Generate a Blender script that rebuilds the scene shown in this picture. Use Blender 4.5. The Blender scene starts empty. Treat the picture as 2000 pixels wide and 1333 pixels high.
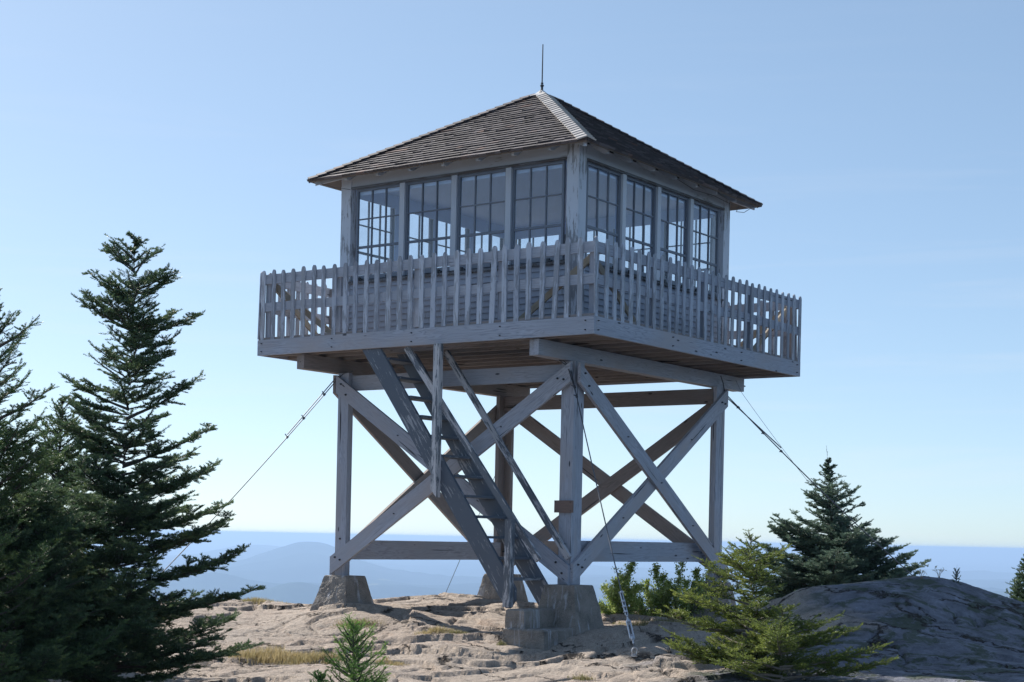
import bpy, math, random
import numpy as np
from mathutils import Vector, Matrix

random.seed(7)
RNG = np.random.default_rng(7)
sc = bpy.context.scene
COL = sc.collection
R = math.radians

# ------------------------------------------------------------------ camera
YAW, ROLL = 0.62429, -0.021351
CAM = np.array([14.3973, -20.5204, 0.6170])
DS = 1.075
PPY = 384.60
FPX = 3190.09                       # focal length in photo pixels (2000 wide), shifted lens
FW = np.array([-math.sin(YAW), math.cos(YAW), 0.0])
RT = np.array([math.cos(YAW), math.sin(YAW), 0.0])
UPV = np.array([0, 0, 1.0])
RI = RT * math.cos(ROLL) - UPV * math.sin(ROLL)
UI = RT * math.sin(ROLL) + UPV * math.cos(ROLL)


def at(px, py, d):
    """photo pixel + distance ahead of the camera (times DS) -> point in the world"""
    d = d * DS
    return CAM + (FW * FPX + RI * (px - 1000) + UI * (666.5 + PPY - py)) / FPX * d


def ground_xy(u, d):
    return CAM + RT * u + FW * d


cam_d = bpy.data.cameras.new('camera')
cam = bpy.data.objects.new('camera', cam_d)
COL.objects.link(cam)
cam_d.sensor_width = 36
cam_d.lens = FPX * 36 / 2000
cam_d.shift_y = PPY / 2000
cam_d.clip_start = 0.1
cam_d.clip_end = 300000
m = Matrix(((RI[0], UI[0], -FW[0], CAM[0]), (RI[1], UI[1], -FW[1], CAM[1]), (RI[2], UI[2], -FW[2], CAM[2]), (0, 0, 0, 1)))
cam.matrix_world = m
sc.camera = cam

# ------------------------------------------------------------------ light
SUN_DIR = np.array([-0.984, 0.180, 0.0])
SUN_DIR /= np.linalg.norm(SUN_DIR)
SUN_EL = R(38)
sv = Vector((SUN_DIR[0] * math.cos(SUN_EL), SUN_DIR[1] * math.cos(SUN_EL), math.sin(SUN_EL)))
sun_d = bpy.data.lights.new('sun', 'SUN')
sun_d.energy = 5.0
sun_d.angle = R(0.53)
sun_d.color = (1.0, 0.93, 0.84)
sun = bpy.data.objects.new('sun', sun_d)
COL.objects.link(sun)
sun.rotation_euler = sv.to_track_quat('Z', 'Y').to_euler()
sun.location = (-40, 15, 40)

world = bpy.data.worlds.new('World')
sc.world = world
world.use_nodes = True
wt = world.node_tree
bg = wt.nodes['Background']
sky = wt.nodes.new('ShaderNodeTexSky')
sky.sky_type = 'NISHITA'
sky.sun_disc = False
sky.sun_elevation = SUN_EL
sky.sun_rotation = math.atan2(SUN_DIR[0], SUN_DIR[1])
sky.altitude = 900
sky.air_density = 0.70
sky.dust_density = 1.0
sky.ozone_density = 3.0
# the true horizon dips a little below eye level from this summit: lower the sky's horizon with it
tc = wt.nodes.new('ShaderNodeTexCoord')
va = wt.nodes.new('ShaderNodeVectorMath')
va.operation = 'ADD'
va.inputs[1].default_value = (0, 0, 0.006)
wt.links.new(tc.outputs['Generated'], va.inputs[0])
wt.links.new(va.outputs[0], sky.inputs[0])
# soften the sky's contrast between zenith and horizon, as thin high haze does
gm = wt.nodes.new('ShaderNodeGamma')
gm.inputs[1].default_value = 0.64
vm = wt.nodes.new('ShaderNodeVectorMath')
vm.operation = 'MULTIPLY'
vm.inputs[1].default_value = (1.10, 1.225, 1.265)
wt.links.new(sky.outputs[0], gm.inputs[0])
wt.links.new(gm.outputs[0], vm.inputs[0])
cm = wt.nodes.new('ShaderNodeMapping')
cm.inputs['Scale'].default_value = (2.2, 2.2, 30)
cn = wt.nodes.new('ShaderNodeTexNoise')
cn.inputs['Scale'].default_value = 1.6
cn.inputs['Detail'].default_value = 7
cn.inputs['Roughness'].default_value = .62
cn.inputs['Distortion'].default_value = .6
wt.links.new(tc.outputs['Generated'], cm.inputs['Vector'])
wt.links.new(cm.outputs[0], cn.inputs['Vector'])
cr_ = wt.nodes.new('ShaderNodeValToRGB')
cr_.color_ramp.elements[0].position = .50
cr_.color_ramp.elements[0].color = (0, 0, 0, 1)
cr_.color_ramp.elements[1].position = .72
cr_.color_ramp.elements[1].color = (1, 1, 1, 1)
wt.links.new(cn.outputs['Fac'], cr_.inputs[0])
sp = wt.nodes.new('ShaderNodeSeparateXYZ')
wt.links.new(tc.outputs['Generated'], sp.inputs[0])
zr = wt.nodes.new('ShaderNodeValToRGB')
e_ = zr.color_ramp.elements
e_[0].position = 0.0
e_[0].color = (.20, .20, .20, 1)
e_[1].position = .30
e_[1].color = (.02, .02, .02, 1)
wt.links.new(sp.outputs[2], zr.inputs[0])
mm = wt.nodes.new('ShaderNodeMath')
mm.operation = 'MULTIPLY'
wt.links.new(cr_.outputs[0], mm.inputs[0])
wt.links.new(zr.outputs[0], mm.inputs[1])
cx_ = wt.nodes.new('ShaderNodeMix')
cx_.data_type = 'RGBA'
cx_.inputs[7].default_value = (3.9, 3.95, 4.2, 1)
wt.links.new(mm.outputs[0], cx_.inputs[0])
wt.links.new(vm.outputs[0], cx_.inputs[6])
wt.links.new(cx_.outputs[2], bg.inputs[0])
bg.inputs[1].default_value = 0.15
sc.view_settings.view_transform = 'Standard'
sc.view_settings.look = 'None'
sc.view_settings.gamma = 1
sc.view_settings.exposure = 0.63
sc.cycles.max_bounces = 8
sc.cycles.transparent_max_bounces = 12
sc.cycles.volume_bounces = 0

# ------------------------------------------------------------------ materials


class NT:
    def __init__(self, name):
        self.m = bpy.data.materials.new(name)
        self.m.use_nodes = True
        self.t = self.m.node_tree
        self.b = self.t.nodes['Principled BSDF']
        self.out = self.t.nodes['Material Output']

    def n(self, typ, **kw):
        x = self.t.nodes.new(typ)
        for k, v in kw.items():
            if k.startswith('i_'):
                x.inputs[k[2:].replace('_', ' ')].default_value = v
            else:
                setattr(x, k, v)
        return x

    def l(self, a, b):
        self.t.links.new(a, b)

    def setp(self, **kw):
        for k, v in kw.items():
            self.b.inputs[k.replace('_', ' ')].default_value = v

    def vec_attr(self, name, scale):
        a = self.n('ShaderNodeAttribute', attribute_name=name)
        mp = self.n('ShaderNodeMapping')
        mp.inputs['Scale'].default_value = scale
        self.l(a.outputs['Vector'], mp.inputs['Vector'])
        return mp.outputs[0]

    def objco(self, scale=(1, 1, 1)):
        g = self.n('ShaderNodeNewGeometry')
        mp = self.n('ShaderNodeMapping')
        mp.inputs['Scale'].default_value = scale
        self.l(g.outputs['Position'], mp.inputs['Vector'])
        return mp.outputs[0]

    def noise(self, vec, scale=5, detail=4, rough=.6, dist=0):
        x = self.n('ShaderNodeTexNoise', i_Scale=scale, i_Detail=detail, i_Roughness=rough, i_Distortion=dist)
        self.l(vec, x.inputs['Vector'])
        return x.outputs['Fac']

    def ramp(self, fac, stops):
        x = self.n('ShaderNodeValToRGB')
        e = x.color_ramp.elements
        while len(e) < len(stops):
            e.new(0.5)
        for i, (p, c) in enumerate(stops):
            e[i].position = p
            e[i].color = (*c, 1) if len(c) == 3 else c
        self.l(fac, x.inputs[0])
        return x.outputs[0]

    def bw(self, fac, a, b):
        return self.ramp(fac, [(a, (0, 0, 0)), (b, (1, 1, 1))])

    def mix(self, fac, a, b, mode='MIX'):
        x = self.n('ShaderNodeMix', data_type='RGBA', blend_type=mode)
        for s, v in ((x.inputs[0], fac), (x.inputs[6], a), (x.inputs[7], b)):
            if isinstance(v, (int, float)):
                s.default_value = v
            elif isinstance(v, tuple):
                s.default_value = (*v, 1)
            else:
                self.l(v, s)
        return x.outputs[2]

    def math(self, op, a, b=None):
        x = self.n('ShaderNodeMath', operation=op)
        for s, v in ((x.inputs[0], a), (x.inputs[1], b)):
            if v is None:
                continue
            if isinstance(v, (int, float)):
                s.default_value = v
            else:
                self.l(v, s)
        return x.outputs[0]

    def bump(self, h, strength=.3, dist=.01):
        x = self.n('ShaderNodeBump', i_Strength=strength, i_Distance=dist)
        self.l(h, x.inputs['Height'])
        self.l(x.outputs[0], self.b.inputs['Normal'])

    def color(self, c):
        self.l(c, self.b.inputs['Base Color'])


def wood(name, light, dark, stain=None, rough=.75, knots=True):
    """weathered sawn lumber, grain runs along the board (attribute bc)"""
    t = NT(name)
    wide = t.vec_attr('bc', (0.45, 5.0, 5.0))
    fine = t.vec_attr('bc', (2.0, 60.0, 60.0))
    n1 = t.noise(wide, 1.6, 3, .5, .4)
    rings = t.math('FRACT', t.math('MULTIPLY', n1, 15.0))
    ringm = t.ramp(rings, [(0, (.15, .15, .15)), (.35, (1, 1, 1)), (.8, (.75, .75, .75)), (1, (.1, .1, .1))])
    n2 = t.noise(fine, 1.0, 3, .6)
    n2m = t.ramp(n2, [(.35, (.25, .25, .25)), (.6, (1, 1, 1))])
    g = t.mix(.38, ringm, n2m)
    c = t.mix(g, dark, light)
    pos = t.objco((1, 1, 1))
    big = t.noise(pos, 1.3, 4, .6)
    c = t.mix(t.bw(big, .35, .75), c, tuple(x * .78 for x in light), 'MIX')
    if stain:
        s = t.noise(t.vec_attr('bc', (.6, 1.6, 1.6)), 1.3, 3)
        c = t.mix(t.bw(s, .48, .68), c, stain)
    if knots:
        v = t.n('ShaderNodeTexVoronoi', i_Scale=1.0)
        t.l(t.vec_attr('bc', (2.0, 6.5, 6.5)), v.inputs['Vector'])
        k = t.bw(v.outputs['Distance'], .06, .10)
        c = t.mix(k, tuple(x * .35 for x in dark), c)
    oi = t.n('ShaderNodeObjectInfo')
    c = t.mix(1.0, c, t.ramp(oi.outputs['Random'], [(0, (.84, .85, .88)), (.5, (1, 1, 1)), (1, (1.10, 1.07, 1.04))]), 'MULTIPLY')
    # long drying checks
    ck = t.noise(t.vec_attr('bc', (.9, 26.0, 26.0)), 1.0, 2, .4)
    c = t.mix(t.bw(ck, .27, .30), tuple(x * .25 for x in dark), c)
    t.color(c)
    t.setp(Roughness=rough)
    t.b.inputs['Specular IOR Level'].default_value = .3
    t.bump(g, .5, .004)
    return t.m


def painted(name, paint, woodc, amount=.5, rough=.6, vary=.12):
    """old flaking paint over grey wood"""
    t = NT(name)
    st = t.vec_attr('bc', (3.6, 30.0, 30.0))
    n = t.noise(st, 1.0, 5, .7, .3)
    big = t.noise(t.objco(), 1.1, 3)
    s = t.math('ADD', n, t.math('MULTIPLY', t.math('SUBTRACT', big, .5), .7))
    mask = t.bw(s, amount - .015, amount + .015)
    fine = t.noise(t.vec_attr('bc', (2, 70, 70)), 1.0, 2)
    wd = t.mix(fine, tuple(x * .6 for x in woodc), tuple(x * 1.3 for x in woodc))
    pc = t.mix(t.noise(t.objco((1, 1, .4)), 2.5, 4), tuple(x * (1 - vary) for x in paint), tuple(min(1, x * (1 + vary)) for x in paint))
    c = t.mix(mask, pc, wd)
    oi = t.n('ShaderNodeObjectInfo')
    c = t.mix(1.0, c, t.ramp(oi.outputs['Random'], [(0, (.78, .79, .81)), (.5, (.98, .98, .98)), (1, (1.12, 1.10, 1.07))]), 'MULTIPLY')
    t.color(c)
    t.setp(Roughness=rough)
    inv = t.math('SUBTRACT', 1.0, mask)
    t.bump(inv, .5, .003)
    return t.m


M = {}
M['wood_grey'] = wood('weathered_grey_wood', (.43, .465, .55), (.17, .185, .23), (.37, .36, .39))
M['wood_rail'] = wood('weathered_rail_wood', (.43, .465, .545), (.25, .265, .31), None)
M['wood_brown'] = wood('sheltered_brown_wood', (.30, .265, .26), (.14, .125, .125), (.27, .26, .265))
M['wood_kicker'] = wood('tan_kicker_wood', (.40, .35, .28), (.26, .22, .17), None)  # warmer tan than the other railing boards
M['picket'] = painted('picket_paint', (.45, .495, .585), (.30, .325, .38), .50, .8)
M['cab_white'] = painted('cab_white_paint', (.52, .555, .62), (.34, .35, .38), .68, .55)
M['cab_post'] = painted('cab_post_flaking_paint', (.52, .56, .64), (.24, .25, .28), .56, .6)
M['siding'] = painted('siding_paint', (.42, .455, .53), (.34, .36, .40), .70, .7)
M['sash'] = painted('sash_dark_paint', (.15, .175, .225), (.17, .18, .20), .7, .5)
M['sill'] = painted('sill_worn_paint', (.14, .15, .17), (.10, .09, .09), .5, .8)
M['stair'] = painted('stair_grey_paint', (.095, .115, .15), (.33, .345, .38), .62, .6)
M['stair_rail'] = painted('stair_rail_worn_paint', (.13, .15, .18), (.55, .55, .58), .52, .6)
M['sign'] = wood('sign_wood', (.26, .18, .15), (.17, .12, .10), None)


def mk_inside():
    t = NT('inside_pale_paint')
    n = t.noise(t.objco((.3, 8, 1)), 2, 2)
    t.color(t.mix(n, (.50, .66, .95), (.56, .72, .98)))
    t.setp(Roughness=.6)
    return t.m


M['inside'] = mk_inside()


def mk_shingle():
    t = NT('cedar_shingles')
    g = t.n('ShaderNodeNewGeometry')
    rnd = g.outputs['Random Per Island']
    base = t.ramp(rnd, [(0, (.026, .020, .025)), (.35, (.042, .032, .038)), (.7, (.062, .050, .058)), (.93, (.13, .11, .12)), (1, (.16, .07, .045))])
    f = t.noise(t.vec_attr('bc', (3, 60, 60)), 1, 3)
    c = t.mix(f, t.mix(.5, base, (.05, .04, .04)), base)
    t.color(c)
    t.setp(Roughness=.62)
    t.b.inputs['Specular IOR Level'].default_value = .6
    t.bump(f, .5, .003)
    return t.m


M['shingle'] = mk_shingle()


def mk_hip():
    t = NT('pale_hip_shingles')
    g = t.n('ShaderNodeNewGeometry')
    base = t.ramp(g.outputs['Random Per Island'], [(0, (.36, .33, .31)), (1, (.52, .49, .46))])
    t.color(base)
    t.setp(Roughness=.38)
    t.b.inputs['Specular IOR Level'].default_value = .8
    return t.m


M['hip'] = mk_hip()


def simple(name, c, rough=.5, metal=0.0, var=.25, scale=20):
    t = NT(name)
    n = t.noise(t.objco(), scale, 4)
    t.color(t.mix(n, tuple(x * (1 - var) for x in c), tuple(min(1, x * (1 + var)) for x in c)))
    t.setp(Roughness=rough, Metallic=metal)
    return t.m


M['tin'] = simple('painted_tin', (.58, .57, .56), .4, .3, .12, 8)
M['iron'] = simple('dark_iron', (.05, .055, .065), .5, .6)
M['galv'] = simple('galvanised_steel', (.50, .52, .56), .38, .8)
M['cable'] = simple('steel_cable', (.10, .11, .13), .5, .6)
M['bark'] = simple('fir_bark', (.085, .075, .07), .95, 0, .5, 30)
M['bark_pale'] = simple('pale_bark', (.17, .15, .13), .95, 0, .4, 30)
M['twig_dry'] = simple('dry_stalk', (.22, .16, .10), .9, 0, .3, 30)


def mk_glass():
    t = NT('old_window_glass')
    tr = t.n('ShaderNodeBsdfTransparent')
    tr.inputs[0].default_value = (.975, .985, .995, 1)
    gl = t.n('ShaderNodeBsdfGlossy', i_Roughness=.02)
    df = t.n('ShaderNodeBsdfDiffuse')
    df.inputs[0].default_value = (.5, .55, .6, 1)
    lw = t.n('ShaderNodeLayerWeight', i_Blend=.5)
    fz = t.math('ADD', t.math('MULTIPLY', t.math('POWER', lw.outputs['Facing'], 4.0), .8), .055)
    x1 = t.n('ShaderNodeMixShader')
    t.l(fz, x1.inputs[0])
    t.l(tr.outputs[0], x1.inputs[1])
    t.l(gl.outputs[0], x1.inputs[2])
    x2 = t.n('ShaderNodeMixShader')
    dirt = t.noise(t.objco(), 3.0, 5)
    t.l(t.math('MULTIPLY', t.bw(dirt, .35, .8), .06), x2.inputs[0])
    t.l(x1.outputs[0], x2.inputs[1])
    t.l(df.outputs[0], x2.inputs[2])
    t.l(x2.outputs[0], t.out.inputs['Surface'])
    return t.m


M['glass'] = mk_glass()


def mk_concrete():
    t = NT('rough_concrete')
    p = t.objco()
    agg = t.n('ShaderNodeTexVoronoi', i_Scale=55.0)
    t.l(p, agg.inputs['Vector'])
    n = t.noise(p, 4, 6, .65)
    c = t.ramp(n, [(.3, (.13, .12, .11)), (.5, (.23, .21, .19)), (.75, (.32, .29, .26))])
    c = t.mix(t.bw(agg.outputs['Distance'], .1, .5), t.mix(.5, c, (.38, .34, .31)), c)
    st = t.noise(t.objco((6, 6, .5)), 1.5, 4)
    c = t.mix(t.bw(st, .56, .66), c, (.42, .43, .46))
    t.color(c)
    t.setp(Roughness=.9)
    h = t.mix(.5, agg.outputs['Distance'], n)
    t.bump(h, .9, .02)
    return t.m


M['concrete'] = mk_concrete()


def mk_rock():
    t = NT('granite_ledge')
    p = t.objco()
    big = t.noise(p, .55, 4, .55, .5)
    mid = t.noise(p, 3.2, 6, .7, .3)
    fine = t.noise(p, 26, 5, .75)
    grain = t.noise(p, 130, 3, .8)
    c = t.ramp(big, [(.30, (.41, .32, .265)), (.44, (.50, .41, .345)), (.56, (.46, .415, .36)), (.72, (.36, .345, .32))])
    c = t.mix(t.bw(mid, .36, .66), t.mix(.6, c, (.24, .20, .175)), c)
    # pink fresh breaks
    pk = t.noise(p, 1.7, 4, .6, .8)
    c = t.mix(t.bw(pk, .60, .70), c, (.36, .225, .165))
    # grain of the stone
    c = t.mix(.60, c, t.ramp(fine, [(.34, (.13, .11, .095)), (.50, (.42, .345, .285)), (.66, (.62, .53, .45))]))
    c = t.mix(.45, c, t.ramp(grain, [(.38, (.075, .063, .055)), (.5, (.42, .35, .295)), (.62, (.76, .68, .60))]))
    # dark lichen crusts and greenish moss film
    li = t.noise(p, 4.6, 7, .78, 1.1)
    c = t.mix(t.math('MULTIPLY', t.bw(li, .57, .66), .65), c, (.095, .09, .085))
    zz = t.n('ShaderNodeSeparateXYZ')
    t.l(p, zz.inputs[0])
    # right-hand hump: grey mossy stone, with the tower's bluish shade painted into its colour
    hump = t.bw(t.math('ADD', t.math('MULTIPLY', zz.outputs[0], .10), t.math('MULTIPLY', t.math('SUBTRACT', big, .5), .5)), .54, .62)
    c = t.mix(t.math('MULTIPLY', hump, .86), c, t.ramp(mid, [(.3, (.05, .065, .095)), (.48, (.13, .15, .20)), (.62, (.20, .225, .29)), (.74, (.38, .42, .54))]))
    ms = t.noise(p, 2.1, 6, .7, .8)
    ml = t.bw(ms, .50, .56)
    c = t.mix(t.math('MULTIPLY', t.math('MULTIPLY', ml, hump), .7), c, (.055, .075, .030))
    # cracks
    v = t.n('ShaderNodeTexVoronoi', feature='DISTANCE_TO_EDGE', i_Scale=.75)
    w = t.n('ShaderNodeVectorMath', operation='ADD')
    nz = t.n('ShaderNodeTexNoise', i_Scale=1.6, i_Detail=6, i_Roughness=.65)
    t.l(p, nz.inputs['Vector'])
    sc_ = t.n('ShaderNodeVectorMath', operation='SCALE')
    sc_.inputs[3].default_value = .9
    t.l(nz.outputs['Color'], sc_.inputs[0])
    t.l(p, w.inputs[0])
    t.l(sc_.outputs[0], w.inputs[1])
    mpv = t.n('ShaderNodeMapping')
    mpv.inputs['Rotation'].default_value = (0, 0, -YAW)
    mpv.inputs['Scale'].default_value = (.45, 1.25, 1)
    t.l(w.outputs[0], mpv.inputs['Vector'])
    t.l(mpv.outputs[0], v.inputs['Vector'])
    br = t.noise(p, .9, 2)
    cr = t.math('MAXIMUM', t.bw(v.outputs['Distance'], .004, .022), t.bw(br, .54, .60))
    c = t.mix(cr, (.05, .043, .038), c)
    t.color(c)
    t.setp(Roughness=.92)
    t.b.inputs['Specular IOR Level'].default_value = .25
    h = t.math('ADD', t.math('MULTIPLY', mid, 1.0), t.math('MULTIPLY', fine, .55))
    h = t.math('ADD', h, t.math('MULTIPLY', cr, .8))
    h = t.math('ADD', h, t.math('MULTIPLY', grain, .10))
    t.bump(h, 1.0, .06)
    return t.m


M['rock'] = mk_rock()


def mk_valley():
    t = NT('forested_valley')
    p = t.objco((1, 1, 1))
    a = t.noise(p, .00045, 8, .62)
    b = t.noise(p, .0035, 6, .7)
    c = t.mix(t.bw(a, .40, .62), (.010, .024, .020), (.040, .065, .040))
    c = t.mix(t.bw(b, .35, .70), t.mix(.6, c, (.008, .018, .012)), c)
    f = t.noise(p, .0009, 4, .6, 1.0)
    c = t.mix(t.bw(f, .655, .68), c, (.13, .14, .075))
    t.color(c)
    t.setp(Roughness=1.0)
    t.b.inputs['Specular IOR Level'].default_value = 0
    return t.m


M['valley'] = mk_valley()


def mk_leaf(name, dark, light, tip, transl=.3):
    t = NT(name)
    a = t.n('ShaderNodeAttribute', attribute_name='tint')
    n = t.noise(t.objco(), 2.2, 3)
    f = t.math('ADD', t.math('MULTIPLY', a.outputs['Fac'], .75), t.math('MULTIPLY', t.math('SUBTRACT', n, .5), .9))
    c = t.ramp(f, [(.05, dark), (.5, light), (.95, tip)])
    t.color(c)
    t.setp(Roughness=.5)
    t.b.inputs['Specular IOR Level'].default_value = .35
    tr = t.n('ShaderNodeBsdfTranslucent')
    t.l(c, tr.inputs[0])
    x = t.n('ShaderNodeMixShader')
    x.inputs[0].default_value = transl
    t.l(t.b.outputs[0], x.inputs[1])
    t.l(tr.outputs[0], x.inputs[2])
    t.l(x.outputs[0], t.out.inputs['Surface'])
    return t.m


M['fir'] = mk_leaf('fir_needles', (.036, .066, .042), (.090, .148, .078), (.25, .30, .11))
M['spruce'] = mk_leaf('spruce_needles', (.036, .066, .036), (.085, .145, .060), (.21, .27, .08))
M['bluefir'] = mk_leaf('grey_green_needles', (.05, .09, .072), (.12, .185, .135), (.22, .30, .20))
M['yellow'] = mk_leaf('yellow_green_needles', (.055, .085, .025), (.16, .21, .05), (.42, .46, .10), .42)
M['young'] = mk_leaf('young_spruce_needles', (.10, .20, .045), (.20, .36, .08), (.36, .50, .13), .4)
M['leafbush'] = mk_leaf('bush_leaves', (.17, .25, .06), (.40, .50, .15), (.70, .78, .42), .45)
M['grass'] = mk_leaf('dry_grass_blades', (.20, .20, .09), (.44, .36, .19), (.58, .48, .28), .35)

# ------------------------------------------------------------------ mesh helpers


class MB:
    """collects boards, prisms and tubes; build() links them as one mesh object"""

    def __init__(self):
        self.v, self.f, self.bc = [], [], []

    def add(self, v, f, bc):
        k = len(self.v)
        self.v += [tuple(map(float, x)) for x in v]
        self.bc += [tuple(map(float, x)) for x in bc]
        self.f += [tuple(i + k for i in q) for q in f]

    def prism(self, poly, off, along):
        """planar polygon extruded by vector off; grain along vector `along`"""
        a = Vector(along).normalized()
        o = Vector(off)
        o_n = o.normalized()
        w = a.cross(o_n)
        n = len(poly)
        P = [Vector(p) for p in poly]
        Q = [p + o for p in P]
        r = Vector((random.uniform(-40, 40), random.uniform(-9, 9), random.uniform(-9, 9)))
        bc = [Vector((p.dot(a), p.dot(w), p.dot(o_n))) + r for p in P + Q]
        nrm = Vector((0, 0, 0))
        for i in range(n):
            nrm += (P[i] - P[0]).cross(P[(i + 1) % n] - P[0])
        fl = nrm.dot(o) > 0
        bot = tuple(range(n))
        top = tuple(range(n, 2 * n))
        fs = [bot[::-1] if fl else bot, top if fl else top[::-1]]
        for i in range(n):
            j = (i + 1) % n
            fs.append((i, j, n + j, n + i) if fl else (j, i, n + i, n + j))
        self.add(P + Q, fs, bc)

    def box(self, lo, hi, along='x'):
        x0, y0, z0 = lo
        x1, y1, z1 = hi
        ax = {'x': (1, 0, 0), 'y': (0, 1, 0), 'z': (0, 0, 1)}[along]
        if along == 'z':
            self.prism([(x0, y0, z0), (x0, y0, z1), (x0, y1, z1), (x0, y1, z0)], (x1 - x0, 0, 0), ax)
        else:
            self.prism([(x0, y0, z0), (x1, y0, z0), (x1, y1, z0), (x0, y1, z0)], (0, 0, z1 - z0), ax)

    def tube(self, pts, r, seg=8, r1=None):
        pts = [Vector(p) for p in pts]
        k = len(self.v)
        n = len(pts)
        vs, fs, bc = [], [], []
        L = 0
        for i, p in enumerate(pts):
            d = (pts[min(i + 1, n - 1)] - pts[max(i - 1, 0)]).normalized()
            a = d.orthogonal().normalized() if i == 0 else (a - d * a.dot(d)).normalized()
            b = d.cross(a)
            rr = r if r1 is None else r + (r1 - r) * i / max(1, n - 1)
            if i:
                L += (p - pts[i - 1]).length
            for s in range(seg):
                t = 2 * math.pi * s / seg
                vs.append(p + (a * math.cos(t) + b * math.sin(t)) * rr)
                bc.append((L, s * .05, 0))
        for i in range(n - 1):
            for s in range(seg):
                q = (s + 1) % seg
                fs.append((i * seg + s, i * seg + q, (i + 1) * seg + q, (i + 1) * seg + s))
        fs.append(tuple(range(seg))[::-1])
        fs.append(tuple((n - 1) * seg + s for s in range(seg)))
        self.add(vs, fs, bc)

    def build(self, name, mat, parent=None, smooth=False):
        me = bpy.data.meshes.new(name)
        me.from_pydata(self.v, [], self.f)
        at_ = me.attributes.new('bc', 'FLOAT_VECTOR', 'POINT')
        at_.data.foreach_set('vector', np.array(self.bc, dtype=np.float32).ravel())
        if smooth:
            me.polygons.foreach_set('use_smooth', [True] * len(me.polygons))
        me.materials.append(M[mat] if isinstance(mat, str) else mat)
        me.update()
        o = bpy.data.objects.new(name, me)
        COL.objects.link(o)
        if parent:
            o.parent = parent
            o.matrix_parent_inverse = Matrix.Translation(-Vector(world_loc(parent)))
        return o


def world_loc(o):
    p = Vector((0, 0, 0))
    while o is not None:
        p += o.location
        if o.parent is not None:
            p += o.matrix_parent_inverse.translation
        o = o.parent
    return p


def tag(o, label=None, cat=None, group=None, kind=None):
    if label:
        o['label'] = label
    if cat:
        o['category'] = cat
    if group:
        o['group'] = group
    if kind:
        o['kind'] = kind
    return o


def empty(name, loc, label, cat, group=None):
    o = bpy.data.objects.new(name, None)
    COL.objects.link(o)
    o.location = loc
    o.empty_display_size = .2
    return tag(o, label, cat, group)


def raw_mesh(name, V, F, mat, parent=None, tint=None, smooth=False):
    """V (n,3) array, F (m,k) array -> mesh object, fast path"""
    me = bpy.data.meshes.new(name)
    V = np.asarray(V, dtype=np.float32)
    F = np.asarray(F, dtype=np.int32)
    me.vertices.add(len(V))
    me.vertices.foreach_set('co', V.ravel())
    k = F.shape[1]
    me.loops.add(F.size)
    me.loops.foreach_set('vertex_index', F.ravel())
    me.polygons.add(len(F))
    me.polygons.foreach_set('loop_start', np.arange(0, F.size, k, dtype=np.int32))
    if smooth:
        me.polygons.foreach_set('use_smooth', np.ones(len(F), dtype=bool))
    if tint is not None:
        a = me.attributes.new('tint', 'FLOAT', 'POINT')
        a.data.foreach_set('value', np.asarray(tint, dtype=np.float32))
    me.materials.append(M[mat])
    me.update(calc_edges=True)
    me.validate()
    o = bpy.data.objects.new(name, me)
    COL.objects.link(o)
    if parent:
        o.parent = parent
        o.matrix_parent_inverse = Matrix.Translation(-Vector(world_loc(parent)))
    return o


# ------------------------------------------------------------------ value noise (numpy)
def _h(ix, iy, s):
    n = (ix.astype(np.int64) * 374761393 + iy.astype(np.int64) * 668265263 + s * 1442695041) & 0xffffffff
    n = ((n ^ (n >> 13)) * 1274126177) & 0xffffffff
    return ((n ^ (n >> 16)) & 0xffff) / 65535.0


def vnoise(x, y, s=0):
    ix, iy = np.floor(x), np.floor(y)
    fx, fy = x - ix, y - iy
    fx = fx * fx * fx * (fx * (fx * 6 - 15) + 10)
    fy = fy * fy * fy * (fy * (fy * 6 - 15) + 10)
    a, b = _h(ix, iy, s), _h(ix + 1, iy, s)
    c, d = _h(ix, iy + 1, s), _h(ix + 1, iy + 1, s)
    return (a + (b - a) * fx) * (1 - fy) + (c + (d - c) * fx) * fy


def fbm(x, y, oct=5, s=0, g=.5):
    r, a, n = 0, 1.0, 0
    for i in range(oct):
        ca, sa = math.cos(i * 1.3), math.sin(i * 1.3)
        r = r + a * vnoise((x * ca - y * sa) * 2 ** i + i * 17.3, (x * sa + y * ca) * 2 ** i - i * 9.1, s + i)
        n += a
        a *= g
    return r / n


# ------------------------------------------------------------------ summit ledge
ctrl = []


def cp(px, py, d):
    p = at(px, py, d)
    q = p - CAM
    ctrl.append((q @ RT, q @ FW, p[2]))


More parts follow.
